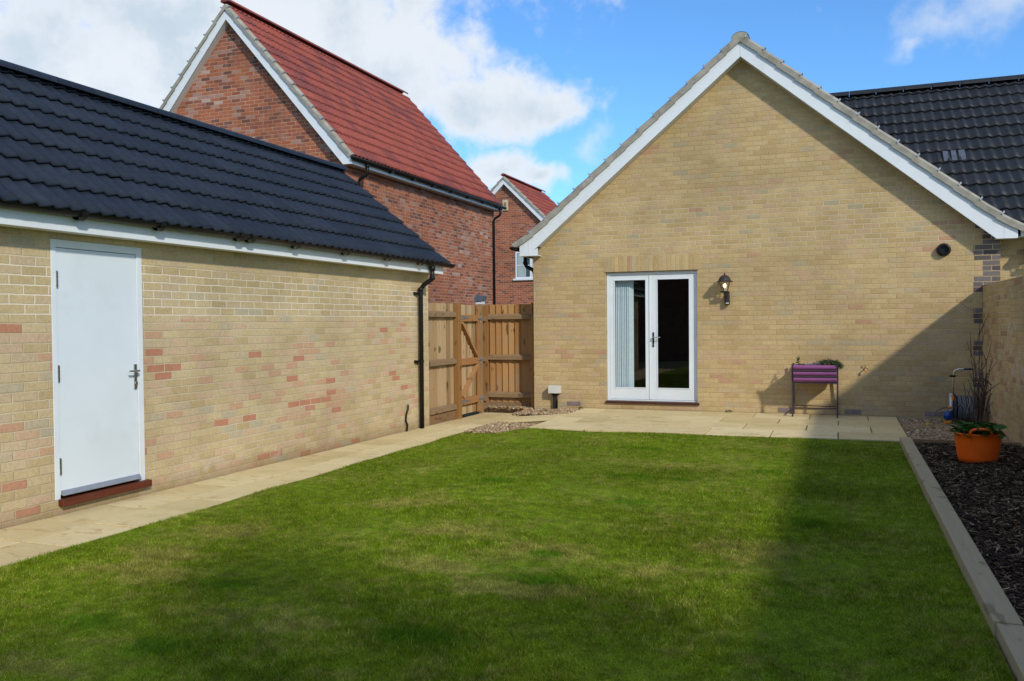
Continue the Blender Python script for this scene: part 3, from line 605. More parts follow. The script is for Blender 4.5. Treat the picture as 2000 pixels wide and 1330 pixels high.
# loose cable standing at the garage wall
o = MB().tube([(-5.88, 11.05, path_z(11) + .002), (-5.875, 11.06, -.04), (-5.893, 11.045, .03), (-5.885, 11.05, .12), (-5.87, 11.075, .19), (-5.88, 11.10, .23), (-5.88, 11.09, .255)], [.013, .014, .014, .014, .014, .014, .012], 8).build('cable', m_black, loc=(-5.88, 11.05, path_z(11)), smooth=True)
meta(o, 'short bent black cable end sticking up from the path at the garage wall', 'cable')

# ================================================================== BUNGALOW
bun = thing('buff_bungalow', (-1.4, 16.5, 0), 'buff brick bungalow with white gable bargeboards and French doors opening onto the patio', 'house')
GL, GR, APX = -4.885, 2.12, -1.42
tb = 0.838
def rake(x, z_ap): return z_ap - tb * abs(x - APX)
fx0, fx1, fz0, fz1 = -3.6145, -2.1221, 0.137, 2.238
mb = MB()
def pq(pts, y=YG): mb.add([(x, y, z) for x, z in pts], [tuple(range(len(pts)))])
ap = 5.66; b0 = -0.4
pq([(GL, b0), (fx0, b0), (fx0, rake(fx0, ap)), (GL, rake(GL, ap))]); pq([(fx0, b0), (fx1, b0), (fx1, fz0), (fx0, fz0)])
pq([(fx0, fz1), (fx1, fz1), (fx1, rake(fx1, ap)), (fx0, rake(fx0, ap))]); pq([(fx1, b0), (GR, b0), (GR, rake(GR, ap)), (APX, ap), (fx1, rake(fx1, ap))])
for xx in (fx0, fx1): mb.add([(xx, YG, fz0), (xx, YG + .11, fz0), (xx, YG + .11, fz1), (xx, YG, fz1)], [(0, 1, 2, 3)])
mb.add([(fx0, YG, fz1), (fx1, YG, fz1), (fx1, YG + .11, fz1), (fx0, YG + .11, fz1)], [(0, 1, 2, 3)])
for xx, ye in ((GL, 21.0), (GR, 14.02)): mb.add([(xx, YG, b0), (xx, ye, b0), (xx, ye, rake(xx, ap)), (xx, YG, rake(xx, ap))], [(0, 1, 2, 3)])
mb.build('wall', m_gable, bun)
mb = MB(); mb.add([(GR, 14.02, b0), (11.0, 14.02, b0), (11.0, 14.02, 2.62), (GR, 14.02, 2.62)], [(0, 1, 2, 3)]); mb.add([(11, 14.02, b0), (11, 20, b0), (11, 20, 2.62), (11, 17.0, 5.3), (11, 14.02, 2.62)], [(0, 1, 2, 3, 4)]); mb.build('wall', m_rear, bun)
mb = MB(); mb.box(fx0 - .035, fx1 + .035, YG - .003, YG + .06, 2.240, 2.502); mb.build('lintel', m_soldier, bun)
mb = MB(); mb.box(fx0 - .02, fx1 + .02, YG - .006, YG + .06, 2.231, 2.2385); mb.build('lintel_tray', m_maroon, bun)
# roof of the gable wing
YV = 13.60; YE = 21.2; zt = 5.795                                 # tile plane apex on the gable wing
for sgn, x_e in ((-1, -5.13), (1, 2.36)):
    u_ = Vector((-sgn, 0, tb)).normalized(); SLb = abs(APX - x_e) * math.hypot(1, tb); ze = zt - tb * abs(x_e - APX)
    mb = MB(); roof_slope(mb, (x_e, YV + .05, ze - .02), (0, 1, 0), u_, YE - YV - .05, SLb, kick=0.05, kl=0.6, flip=(sgn > 0))
    ro = mb.build('roof', m_slate2, bun, True)
    verge_run(ro, (x_e, YV - .035, ze + .028), u_, Vector((sgn * tb, 0, 1)), (0, 1, 0), SLb - 0.02, 0.345, 0.13, 0.105, 0.05, 0.6, m_verge, m_galv)
    if sgn < 0: ridge_run(MB(), (APX, YV - .03, zt - .002), (APX, YE, zt - .002), 0.132, 0.045).build('ridge_cap', m_slate2, ro)
# pale mortar end to the ridge
mb = MB(); an = [math.pi * k / 12 for k in range(13)]
mb.prism([(APX + math.cos(t) * .124, zt - .048 + math.sin(t) * .084) for t in an] + [(APX - .118, zt - .09), (APX, zt - .05), (APX + .118, zt - .09)], YV - .045, YV + .05, lambda p_, d: (p_[0], d, p_[1])); mb.build('ridge_end', m_verge, bun)
# bargeboards and boxed eaves
def bb_top(x): 
    s = (abs(x - APX)); q = 0.045 * max(0, (s - 3.1) / 0.6) ** 2; return 5.715 - tb * s + q
for sgn, xo, xi, zbx in ((-1, -5.055, -4.735, 2.541), (1, 2.300, 2.040, 2.532)):
    n = 10; xs_ = [APX + (xo - APX) * k / n for k in range(n + 1)]
    top = [(x, bb_top(x) + .02) for x in xs_]
    xr = APX + sgn * (5.467 - (zbx + .105)) / tb
    poly = top + [(xo, zbx), (xi, zbx), (xi, rake(xi, 5.467) if sgn < 0 else zbx + .02)] + [(APX, 5.467)]
    if sgn < 0: poly = top + [(xo, zbx), (xi - .0, zbx), (xi, 5.467 - tb * abs(xi - APX) - .02), (xi - .06, 5.467 - tb * abs(xi - APX) - .05), (APX, 5.467)]
    if sgn > 0: poly = top + [(xo, zbx), (xi, zbx), (APX, 5.467)]
    mb = MB(); mb.prism(poly, YV - .012, YV + .012, lambda p_, d: (p_[0], d, p_[1])); bbo = mb.build('bargeboard', m_upvc, bun); soft(bbo, 0.002)
    xj = xo + (-sgn) * 0.165
    MB().box(xj - .004, xj + .004, YV - .0145, YV - .0125, zbx + .002, bb_top(xj)).build('joint_cover', m_soffit, bbo)
    x1_ = GL if sgn < 0 else GR
    a_, b_ = sorted((xo, xi)); MB().box(a_ + .002, b_ - .002, YV + .013, YG - .002, zbx + .002, zbx + .014).build('soffit', m_soffit, bun)
    mb = MB(); xo2 = xo - sgn * .004
    mb.add([(xo2, YV + .012, zbx), (xo2, YE if sgn < 0 else 13.75, zbx), (xo2, YE if sgn < 0 else 13.75, zbx + .19), (xo2, YV + .012, zbx + .19)], [(0, 1, 2, 3)]); mb.build('fascia', m_upvc, bun)
    mb = MB(); e1 = (APX, 5.475); e2 = (xi, 5.475 - tb * abs(xi - APX))
    mb.add([(e1[0], YV + .013, e1[1]), (e1[0], YG, e1[1]), (e2[0], YG, e2[1]), (e2[0], YV + .013, e2[1])], [(0, 1, 2, 3)]); mb.build('verge_soffit', m_soffit, bun)
MB().box(APX - .004, APX + .004, YV - .0145, YV - .0125, 5.47, 5.73).build('apex_joint', m_soffit, bun)
go = gutter((-5.155, YV - .06, 2.70), (-5.155, 20.9, 2.69), .062).build('gutter', m_black, bun, True)
mb = MB(); mb.tube([(-5.12, 14.05, 2.66), (-5.12, 14.05, 2.44), (-5.09, 14.05, 2.39), (-4.98, 14.05, 2.335), (-4.945, 14.05, 2.27), (-4.945, 14.05, -.1)], .034, 12); mb.lathe([(.041, -.025), (.041, .025)], (-5.12, 14.05, 2.46), 12); mb.build('downpipe', m_black, bun, True)
# main roof behind
tm = math.tan(R(40)); um = Vector((0, 1, tm)).normalized(); YM0, ZM0 = 13.68, 2.735; YR = 16.98; SLm = (YR - YM0) / um.y
mb = MB()
roof_slope(mb, (0.0, YM0, ZM0), (1, 0, 0), um, 11.1, SLm, clip=lambda x, s: x > 2.05 if s < 0.3 else (ZM0 + (s + .35) * um.z > zt - tb * abs(x + .3 - APX) - 0.05), flip=False)
mr = mb.build('main_roof', m_slate2, bun, True)
mb = MB(); roof_slope(mb, (0.0, 2 * YR - YM0, ZM0), (1, 0, 0), (0, -1, tm), 11.1, SLm); mb.build('main_roof', m_slate2, bun, True)
zr = ZM0 + (YR - YM0) * tm; ridge_run(MB(), (-1.2, YR, zr + .05), (11.1, YR, zr + .05), .135, .045, 0.45, False).build('ridge_cap', m_slate2, mr)
m_ventt = plain('pale_vent_tile', (0.085, 0.10, 0.135), 0.4, 0, 0.1, 9)
sv = 0.345 * 5
for k in range(3):
    c_ = Vector((1.56 + k * 0.115, YM0, ZM0)) + um * (sv + .17) + Vector((0, -um.z, um.y)) * .036
    MB().obox(c_, Vector((.036 if k < 2 else .045, 0, 0)), um * .15, Vector((0, -um.z, um.y)) * .012).build('vent_tile', m_ventt, mr)
gm = gutter((2.40, 13.66, 2.70), (11.1, 13.66, 2.70), .06).build('gutter', m_black, bun, True)
MB().box(2.36, 11.1, 13.74, 13.755, 2.565, 2.72).build('fascia', m_upvc, bun); MB().box(2.13, 11.1, 13.757, 14.015, 2.560, 2.572).build('soffit', m_soffit, bun)
# French doors
mb = MB(); fy = YG + .055; fd = 0.07
mb.box(fx0 + .003, fx0 + .052, fy - .01, fy + fd, fz0, fz1 - .003); mb.box(fx1 - .052, fx1 - .003, fy - .01, fy + fd, fz0, fz1 - .003); mb.box(fx0 + .052, fx1 - .052, fy - .01, fy + fd, fz1 - .055, fz1 - .003); mb.box(fx0 + .052, fx1 - .052, fy - .01, fy + fd, fz0, fz0 + .02)
soft(mb.build('door_frame', m_frame, bun), .003)
for (a, c_, gx0, gx1, main) in ((fx0 + .055, -2.899, -3.485, -2.963, False), (-2.893, fx1 - .055, -2.775, -2.258, True)):
    z0, z1, gz0, gz1 = fz0 + .025, fz1 - .058, .352, 2.106; y0, y1 = fy + .003, fy + .055
    mb = MB(); mb.box(a, gx0, y0, y1, z0, z1); mb.box(gx1, c_, y0, y1, z0, z1); mb.box(gx0, gx1, y0, y1, z0, gz0); mb.box(gx0, gx1, y0, y1, gz1, z1)
    lf = soft(mb.build('french_door', m_frame, bun), .003)
    mb = MB(); w_ = .012
    for q in ((gx0 - w_, gx0 + .004, gz0 - w_, gz1 + w_), (gx1 - .004, gx1 + w_, gz0 - w_, gz1 + w_)): mb.box(q[0], q[1], y0 - .006, y0 + .02, q[2], q[3])
    for q in ((gz0 - w_, gz0 + .004), (gz1 - .004, gz1 + w_)): mb.box(gx0 + .004, gx1 - .004, y0 - .006, y0 + .02, q[0], q[1])
    mb.build('glazing_bead', m_frame, lf)
    MB().add([(gx0, y0 + .012, gz0), (gx1, y0 + .012, gz0), (gx1, y0 + .012, gz1), (gx0, y0 + .012, gz1)], [(0, 1, 2, 3)]).build('pane', m_glass, lf)
    if main:
        hb = MB().box(-2.853, -2.826, y0 - .010, y0, 1.02, 1.245, .004); hb.build('handle_plate', m_black, lf)
        MB().tube([(-2.84, y0 - .005, 1.165), (-2.84, y0 - .05, 1.165), (-2.83, y0 - .056, 1.165), (-2.72, y0 - .056, 1.162)], .009, 10).build('handle', m_steel, lf)
        MB().lathe([(.010, -.012), (.010, 0)], (-2.84, y0 - .010, 1.06), 12, 'y').build('lock_cylinder', m_steel, lf)
        MB().box(-2.905, -2.887, y0 - .010, y0 - .001, z0 + .01, z1 - .01).build('meeting_strip', m_frame, lf)
MB().box(fx0 - .01, fx1 + .03, YG - .035, fy - .012, fz0 - .042, fz0 - .004, .004).build('door_sill', m_maroon, bun)
# the room inside
rx0, rx1, ry0, ry1 = -4.7, -.6, YG + .13, 18.0
mb = MB(); mb.add([(rx0, ry0, .13), (rx1, ry0, .13), (rx1, ry1, .13), (rx0, ry1, .13)], [(0, 1, 2, 3)]); mb.build('room_floor', m_carpet, bun)
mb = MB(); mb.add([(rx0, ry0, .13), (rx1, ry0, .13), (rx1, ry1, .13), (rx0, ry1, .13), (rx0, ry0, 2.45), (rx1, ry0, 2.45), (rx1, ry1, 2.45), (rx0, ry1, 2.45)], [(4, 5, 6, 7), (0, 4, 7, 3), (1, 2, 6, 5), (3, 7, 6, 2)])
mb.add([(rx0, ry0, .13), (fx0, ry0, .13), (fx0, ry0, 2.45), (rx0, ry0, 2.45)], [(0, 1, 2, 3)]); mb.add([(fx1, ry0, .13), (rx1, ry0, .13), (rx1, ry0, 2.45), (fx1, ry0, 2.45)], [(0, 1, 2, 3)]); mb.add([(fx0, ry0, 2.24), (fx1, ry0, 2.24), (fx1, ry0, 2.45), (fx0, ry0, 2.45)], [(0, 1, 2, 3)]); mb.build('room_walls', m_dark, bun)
bl = thing('vertical_blind', (-3.4, 14.05, 2.2), 'pale vertical blind gathered behind the left glass of the French doors', 'blind')
for k in range(11):
    xk = -3.545 + k * 0.031; a = 0.62 + 0.10 * math.sin(k * 2.3); dx, dy = math.cos(a) * .044, math.sin(a) * .044
    q = MB(); y_ = 13.985
    pts = [(-1, 0), (-.35, .010), (.35, .010), (1, 0)]
    vs = [(xk + dx * p_[0] - dy * p_[1] * .8, y_ + dy * p_[0] + dx * p_[1] * .8, z) for z in (.19, 2.2) for p_ in pts]
    q.add(vs, [(i_, i_ + 1, i_ + 5, i_ + 4) for i_ in range(3)]); q.build('slat', m_blind, bl)
MB().box(-3.60, -2.14, 13.955, 14.01, 2.2, 2.235).build('head_rail', m_upvc, bl)
# wall fittings that belong to the house
mb = MB(); mb.lathe([(.062, -.075), (.078, -.075), (.086, -.05), (.094, -.012), (.097, .0)], (1.400, YG, 2.418), 24, 'y', cap=False); mb.add([(1.400 + math.cos(6.283 * k / 24) * .062, YG - .03, 2.418 + math.sin(6.283 * k / 24) * .062) for k in range(24)], [tuple(range(24))]); mb.lathe([(.062, -.075), (.060, -.03)], (1.400, YG, 2.418), 24, 'y', cap=False); fl = mb.build('flue_terminal', m_black, bun, True)
def airbrick(x0, x1, z0, z1):
    q = MB().box(x0, x1, YG - .006, YG + .02, z0, z1); ni = 9
    for k in range(ni):
        w_ = (x1 - x0) / ni
        for j in range(2): q.box(x0 + k * w_ + w_ * .2, x0 + (k + 1) * w_ - w_ * .2, YG - .009, YG - .0062, z0 + (z1 - z0) * (.1 + .45 * j), z0 + (z1 - z0) * (.45 + .45 * j))
    return q
ab = airbrick(-4.295, -4.06, .035, .105).build('air_brick', m_airb, bun)
for dx in (3.405, 4.36, 5.45): copy_part(ab, bun, (dx, 0, -.012))

# wall lanterns
m_bulb.cycles.emission_sampling = 'NONE'
def lantern_body(x, y, z):
    r = thing('wall_lantern', (x, y, z), 'dark bronze carriage lantern glowing on the brick beside the French doors', 'lantern', 'wall lanterns')
    q = MB(); q.box(x - .035, x + .045, y - .016, y, z - .21, z - .02, .005); q.tube([(x, y - .01, z - .09), (x, y - .09, z - .10), (x - .01, y - .145, z - .075), (x - .012, y - .15, z - .03)], .016, 10); q.build('bracket', m_lampmetal, r)
    q = MB().box(x - .018, x + .052, y - .085, y - .018, z - .235, z - .07, .012); s_ = q.build('sensor', m_lampmetal, r)
    MB().box(x - .002, x + .042, y - .0875, y - .084, z - .216, z - .200, .0005).build('sensor_lens', m_boxgrey, s_)
    lx, ly = x - .014, y - .15
    q = MB().lathe([(.034, -.03), (.060, -.018), (.062, -.008), (.052, 0)], (lx, ly, z - .02), 8); q.build('base_tray', m_lampmetal, r)
    q = MB(); b0_, b1_ = .052, .088
    for k in range(6):
        a = math.pi / 6 + k * math.pi / 3; q.tube([(lx + math.cos(a) * b0_, ly + math.sin(a) * b0_, z - .02), (lx + math.cos(a) * b1_, ly + math.sin(a) * b1_, z + .125)], .0042, 6)
    q.build('cage', m_lampmetal, r)
    q = MB().lathe([(b0_ - .003, 0), (b1_ - .003, .143)], (lx, ly, z - .02), 6, cap=False); q.build('glass_shade', m_lglass, r)
    q = MB().lathe([(.128, .0), (.124, .008), (.100, .022), (.088, .050), (.066, .085), (.034, .106), (.012, .112), (.010, .124), (.014, .131), (.006, .142)], (lx, ly, z + .120), 12); q.build('cap', m_lampmetal, r)
    q = MB().lathe([(.006, 0), (.020, .016), (.026, .036), (.022, .055), (.008, .070)], (lx, ly, z + .028), 12); q.build('bulb', m_bulb, r, True)
    q = MB().lathe([(.013, 0), (.013, .04)], (lx, ly, z - .014), 10); q.build('bulb_holder', m_boxgrey, r)
    return r
lan = lantern_body(-1.662, YG - .002, 1.905)
lan2 = lan.copy(); COL.objects.link(lan2); lan2.location = (2.555, 14.012, 2.25); lan2['label'] = 'second wall lantern at the right picture edge under the main eaves'
for ch in list(lan.children):
    c2 = ch.copy(); COL.objects.link(c2); c2.parent = lan2
    if ch.name.startswith('bulb') and 'holder' not in ch.name:
        c2.data = ch.data.copy(); c2.data.materials.clear(); c2.data.materials.append(m_boxgrey)
    for gch in ch.children:
        c3 = gch.copy(); COL.objects.link(c3); c3.parent = c2

# outside tap
tap = thing('garden_tap', (0.345, YG, .71), 'small brass garden tap with orange hose connector right of the purple planter', 'tap')
q = MB(); q.lathe([(.03, -.006), (.03, 0)], (.375, YG - .001, .715), 14, 'y'); q.tube([(.375, YG, .715), (.375, YG - .055, .715), (.37, YG - .085, .712), (.36, YG - .10, .70), (.355, YG - .102, .685)], .012, 10); q.tube([(.375, YG - .05, .715), (.375, YG - .05, .765)], .008, 8); q.build('spout', m_brass, tap, True)
MB().box(.33, .345, YG - .062, YG - .038, .755, .80, .004).build('lever', m_brass, tap)
MB().lathe([(.013, 0), (.021, .006), (.021, .030), (.014, .036)], (.355, YG - .102, .648), 12).build('hose_connector', m_orange2, tap)
MB().lathe([(.019, 0), (.019, .012)], (.355, YG - .102, .684), 12).build('collar', m_boxgrey, tap)

tap.scale = (.72, .72, .72)

# meter box on conduits
jb = thing('junction_box', (-4.50, 13.72, -.02), 'small pale grey box on black conduits beside the bungalow corner', 'utility box')
soft(MB().box(-4.590, -4.395, 13.66, 13.79, .245, .372).build('casing', m_boxgrey, jb), .004)
q = MB()
for xx in (-4.518, -4.480, -4.462): q.tube([(xx, 13.745, .25), (xx + .003, 13.745, .1), (xx - .002, 13.745, -.06)], .013, 8)
q.build('conduit', m_black, jb, True)
MB().prism([(-4.55, .245), (-4.44, .245), (-4.455, .205), (-4.535, .205)], 13.70, 13.78, lambda p_, d: (p_[0], d, p_[1])).build('neck', m_black, jb)

# ================================================================== GARDEN WALL
o = MB().box(1.90, 2.115, -4.0, YG - .003, -.3, 1.895).build('garden_wall', m_gwall, loc=(2.0, 5.0, -.3)); meta(o, 'plain buff brick garden wall along the right side in shade', 'wall')
o = MB().box(-11.2, -9.4, -14, -13.7, -.3, 1.9).build('garden_wall', m_gwall, loc=(-10, -14, -.3)); bpy.data.objects.remove(o)

# ================================================================== FENCE AND GATE
FT = 1.745
def fence_along_y(name, y0, y1, label, post_y=None, gb=True, rails=(1.57, .82, .07), w=.165):
    r = thing(name, (XG, (y0 + y1) / 2, ZG), label, 'fence', 'fence panels around the gate')
    q = MB(); y = y0
    while y < y1 - .02:
        e = min(y + w + .012, y1); j = random.uniform(-.004, .004)
        q.add([(XG - .060, y, -.02), (XG - .032, e, -.02), (XG - .032, e, FT + j), (XG - .060, y, FT + j), (XG - .068, y, -.02), (XG - .046, e, -.02), (XG - .046, e, FT + j), (XG - .068, y, FT + j)], [(0, 1, 2, 3), (4, 7, 6, 5), (0, 4, 5, 1), (3, 2, 6, 7), (0, 3, 7, 4), (1, 5, 6, 2)]); y += w
    q.build('boards', m_fence_pale, r)
    for z in rails:
        q = MB(); q.prism([(XG - .032, z - .045), (XG + .03, z - .045), (XG + .03, z + .02), (XG - .032, z + .045)], y0, y1, lambda p_, d: (p_[0], d, p_[1])); q.build('rail', m_rail, r)
    if gb: MB().box(XG - .055, XG - .005, y0, y1, path_z(12) - .02, .02).build('gravel_board', m_gboard, r)
    if post_y:
        for (a, c_, lab) in post_y: soft(MB().box(XG - .075, XG + .055, a, c_, -.3, FT + .01).build('post', m_post, r), .004)
    return r
fence_along_y('fence_panel', 11.87, 12.82, 'short weathered fence panel between the garage end and the gate', [(12.835, 12.955, '')])
fence_along_y('fence_panel', 14.02, 14.33, 'narrow strip of fence with three rail ends right of the gate', [(14.30, 14.425, '')], rails=(1.50, .80, .10))
fr = thing('fence_panel', (-5.4, 14.1, ZG), 'close-board fence panel joining the bungalow corner, right of the gate', 'fence', 'fence panels around the gate')
q = MB(); x = -5.84; yb = 14.16
while x < -4.97:
    e = min(x + .132, -4.95); j = random.uniform(-.004, .004)
    q.add([(x, yb - .016, .02), (e, yb + .016, .02), (e, yb + .016, FT + j), (x, yb - .016, FT + j), (x, yb + .004, .02), (e, yb + .024, .02), (e, yb + .024, FT + j), (x, yb + .004, FT + j)], [(0, 1, 2, 3), (4, 7, 6, 5), (0, 4, 5, 1), (3, 2, 6, 7), (0, 3, 7, 4), (1, 5, 6, 2)]); x += .12
q.build('boards', m_fence, fr)
for z in (1.535, .835, .17):
    q = MB(); q.prism([(yb - .012, z - .05), (yb - .075, z - .05), (yb - .075, z + .01), (yb - .012, z + .045)], -5.86, -4.95, lambda p_, d: (d, p_[0], p_[1])); q.build('rail', m_railx, fr)
MB().box(-5.86, -4.95, yb - .05, yb + .01, -.18, .03).build('gravel_board', m_gboard, fr)
soft(MB().box(-5.985, -5.86, yb - .075, yb + .05, -.3, FT - .01).build('post', m_post, fr), .004)
soft(MB().box(-4.958, -4.892, 13.86, 14.12, -.3, FT + .015).build('post', m_post, fr), .004)
gate = thing('garden_gate', (XG, 13.4, ZG), 'ledged and braced timber garden gate with galvanised strap hinges', 'gate')
gy0, gy1, gz0, gz1 = 12.97, 13.86, path_z(13) + .03, FT - .01
q = MB(); y = gy0
while y < gy1 - .03:
    e = min(y + .095, gy1); j = random.uniform(-.006, .003); zb_, zt_ = gz0 + .01, gz1 + j
    q.add([(XG - .070, y, zb_), (XG - .034, e, zb_), (XG - .034, e, zt_), (XG - .070, y, zt_), (XG - .080, y, zb_), (XG - .05, e, zb_), (XG - .05, e, zt_), (XG - .080, y, zt_)], [(0, 1, 2, 3), (4, 7, 6, 5), (0, 4, 5, 1), (3, 2, 6, 7), (0, 3, 7, 4), (1, 5, 6, 2)]); y += .085
q.build('boards', m_fence_pale, gate)
for (a, c_) in ((gy0, gy0 + .085), (gy1 - .085, gy1)): soft(MB().box(XG - .033, XG + .012, a, c_, gz0, gz1).build('stile', m_gate, gate), .003)
for (z0, z1) in ((1.45, 1.56), (.73, .84), (.06, .18)): soft(MB().box(XG - .033, XG + .010, gy0 + .085, gy1 - .085, z0, z1).build('rail', m_gate, gate), .003)
for (a, b_) in (((gy0 + .11, 1.43), (gy1 - .13, .86)), ((gy0 + .11, .20), (gy1 - .11, .71))):
    q = MB(); q.beam((XG - .012, a[0], a[1]), (XG - .012, b_[0], b_[1]), .042, .085, (1, 0, 0)); q.v = [(v[0], v[1], v[2]) for v in q.v]; q.build('brace', m_gate, gate)
for z in (1.515, .12):
    q = MB(); yh = gy0 - .012
    q.box(XG + .0125, XG + .018, yh - .035, yh + .015, z - .11, z + .11, .001)
    q.prism([(yh + .01, z + .042), (yh + .40, z + .012), (yh + .42, z), (yh + .40, z - .012), (yh + .01, z - .042)], XG + .0125, XG + .017, lambda p_, d: (d, p_[0], p_[1])); q.lathe([(.010, -.06), (.010, .06)], (XG + .02, yh + .008, z), 8); q.build('strap_hinge', m_galv, gate)
for z in (1.50, .80, .12):
    q = MB(); q.box(XG + .0125, XG + .018, gy1 - .075, gy1 - .005, z - .04, z + .04, .001); q.tube([(XG + .03, gy1 - .10, z), (XG + .03, gy1 + .06, z + .005)], .009, 8); q.tube([(XG + .02, gy1 - .04, z - .05), (XG + .035, gy1 - .03, z - .07)], .007, 6); q.box(XG + .012, XG + .036, gy1 + .02, gy1 + .045, z - .025, z + .03); q.build('bolt', m_galv, gate)
soft(MB().box(XG - .06, XG + .02, gy1 + .008, gy1 + .10, -.3, FT).build('gate_jamb', m_fence_pale, gate), .003)
soft(MB().box(XG - .06, XG + .034, gy0 - .013, gy0 - .006, -.2, FT).build('gate_hanging_strip', m_gate, gate), .001)
# small hooded unit seen over the fence
hb = thing('hooded_box', (-6.83, 16.0, ZG), 'small grey hooded box with white underside peeping over the fence by the black drainpipe', 'box')
MB().prism([(-6.90, 1.86), (-6.72, 1.87), (-6.70, 1.97), (-6.86, 1.99)], 15.9, 16.1, lambda p_, d: (p_[0], d, p_[1])).build('hood', plain('slate_grey_cover', (.10, .13, .17), .5), hb)
MB().box(-6.88, -6.74, 15.93, 16.07, 1.80, 1.858).build('casing', m_upvc, hb); MB().box(-6.83, -6.79, 15.98, 16.02, -.25, 1.80).build('post', m_galv, hb)

# ================================================================== PLANTER WITH HERBS
pl = thing('trough_planter', (-.34, 13.55, 0), 'purple trough planter on tall dark metal legs standing on the patio', 'planter')
px0, px1 = -.672, -.022
def trough(z): return 13.33 + (.77 - z) * .17, 13.745 - (.77 - z) * .2      # front and back of the tapering trough
q = MB(); prof = []
for (za, zb_) in ((.772, .700), (.684, .610), (.597, .522)):
    for k in range(6):
        t = k / 5; z = za + (zb_ - za) * t; prof.append((trough(z)[0] - .022 * math.sin(math.pi * t), z))
prof += [(13.40, .515), (13.66, .515)]
prof += [(trough(z)[1], z) for z in (.6, .765)]
prof += [(trough(z)[1] - .012, z) for z in (.765, .70)] + [(trough(z)[0] + .014, z) for z in (.70, .765)]
q.prism(prof, px0 + .025, px1 - .025, lambda p_, d: (d, p_[0], p_[1])); q.build('trough', m_purple, pl)
for z in (.692, .6035):
    q = MB(); y_ = trough(z)[0] - .014; q.box(px0 + .02, px1 - .02, y_ - .006, y_ + .018, z - .011, z + .011, .003); q.build('front_rail', m_pframe, pl)
MB().box(px0 + .02, px1 - .02, 13.385, 13.405, .498, .5245, .002).build('front_rail', m_pframe, pl)
for x_ in (px0 + .012, px1 - .012):
    q = MB().beam((x_, 13.32, .785), (x_, 13.40, .50), .022, .024, (0, 1, 0)); q.build('side_bracket', m_pframe, pl)
    MB().beam((x_, 13.39, .53), (x_, 13.37, .001), .024, .024, (0, 1, 0)).build('leg', m_pframe, pl)
    MB().beam((x_, 13.70, .785), (x_, 13.765, .001), .024, .024, (0, 1, 0)).build('leg', m_pframe, pl)
    MB().box(x_ - .008, x_ + .008, 13.39, 13.75, .09, .108).build('stretcher', m_pframe, pl)
MB().box(px0 + .02, px1 - .02, 13.374, 13.392, .128, .142).build('stretcher', m_pframe, pl); MB().box(px0 + .02, px1 - .02, 13.735, 13.755, .128, .142).build('stretcher', m_pframe, pl)
MB().box(px0 + .03, px1 - .03, 13.345, 13.73, .69, .725).build('soil', m_soil, pl)
def leaf_clump(center, rad, n, ln, wd, seed, upb=.5, flat=False):
    r_ = np.random.default_rng(seed); d = r_.normal(0, 1, (n, 3)); d /= np.linalg.norm(d, axis=1)[:, None]; d[:, 2] = np.abs(d[:, 2]) * (1 if not flat else .5)
    rr = r_.uniform(.45, 1, (n, 1)) ** .6; lump = 1 + .25 * np.sin(d[:, :1] * 7 + 1.3) * np.cos(d[:, 1:2] * 6)
    c = np.array(center) + d * rr * lump * np.array(rad); L = r_.uniform(.6, 1.3, (n, 1)) * ln
    a = d * (1 - upb) + r_.normal(0, .45, (n, 3)); a[:, 2] += upb; a /= np.linalg.norm(a, axis=1)[:, None]
    s = np.cross(a, r_.normal(0, 1, (n, 3))); s /= np.linalg.norm(s, axis=1)[:, None]; s *= wd
    droop = np.array([0, 0, -1.0]) * L * .25
    co = np.stack([c - s * .3, c + s * .3, c + a * L * .5 + s, c + a * L + droop, c + a * L * .5 - s], 1).reshape(-1, 3); k = (np.arange(n) * 5)[:, None]
    return co, np.concatenate([k + np.array([[0, 1, 2]]), k + np.array([[0, 2, 4]]), k + np.array([[4, 2, 3]])], 1).reshape(-1, 3)
def plant(name, label, base, clumps, mat, stems=None, cat='plant', stem_mat=None):
    r = thing(name, base, label, cat); cs, fs, k = [], [], 0
    for cl in clumps:
        c, f = leaf_clump(*cl); cs.append(c); fs.append(f + k); k += len(c)
    o = np_mesh('foliage', np.concatenate(cs), np.concatenate(fs), mat, 3, loc=base); o.parent = r; o.location = (0, 0, 0)
    if stems:
        q = MB()
        for s in stems: q.tube(s[0], s[1], 5)
        q.build('stem', stem_mat or m_twig, r)
    return r
plant('herb_bush', 'mound of green thyme-like herb spilling over the right end of the planter', (-.13, 13.52, .725), [((-.16, 13.50, .76), (.15, .13, .085), 1500, .028, .0035, 1), ((-.05, 13.44, .74), (.085, .11, .085), 900, .028, .0035, 2), ((-.02, 13.36, .72), (.05, .05, .06), 300, .026, .0035, 4)], m_herb, [([(-.15, 13.52, .72), (-.10, 13.47, .78)], .005), ([(-.10, 13.5, .72), (-.03, 13.42, .76)], .005)])
plant('heather_plant', 'low greyish purple plant in the middle of the purple planter', (-.33, 13.5, .725), [((-.33, 13.46, .745), (.075, .09, .06), 420, .024, .004, 5), ((-.43, 13.44, .74), (.05, .08, .04), 220, .022, .004, 6)], m_laven, [([(-.34, 13.5, .72), (-.33, 13.46, .78)], .004)])
plant('herb_sprig', 'thin upright green sprig at the left end of the purple planter', (-.57, 13.5, .725), [((-.585, 13.48, .79), (.020, .022, .09), 70, .032, .006, 8), ((-.54, 13.46, .745), (.07, .07, .03), 160, .028, .006, 9)], m_herb, [([(-.57, 13.5, .72), (-.575, 13.48, .80), (-.58, 13.48, .86)], .004)])

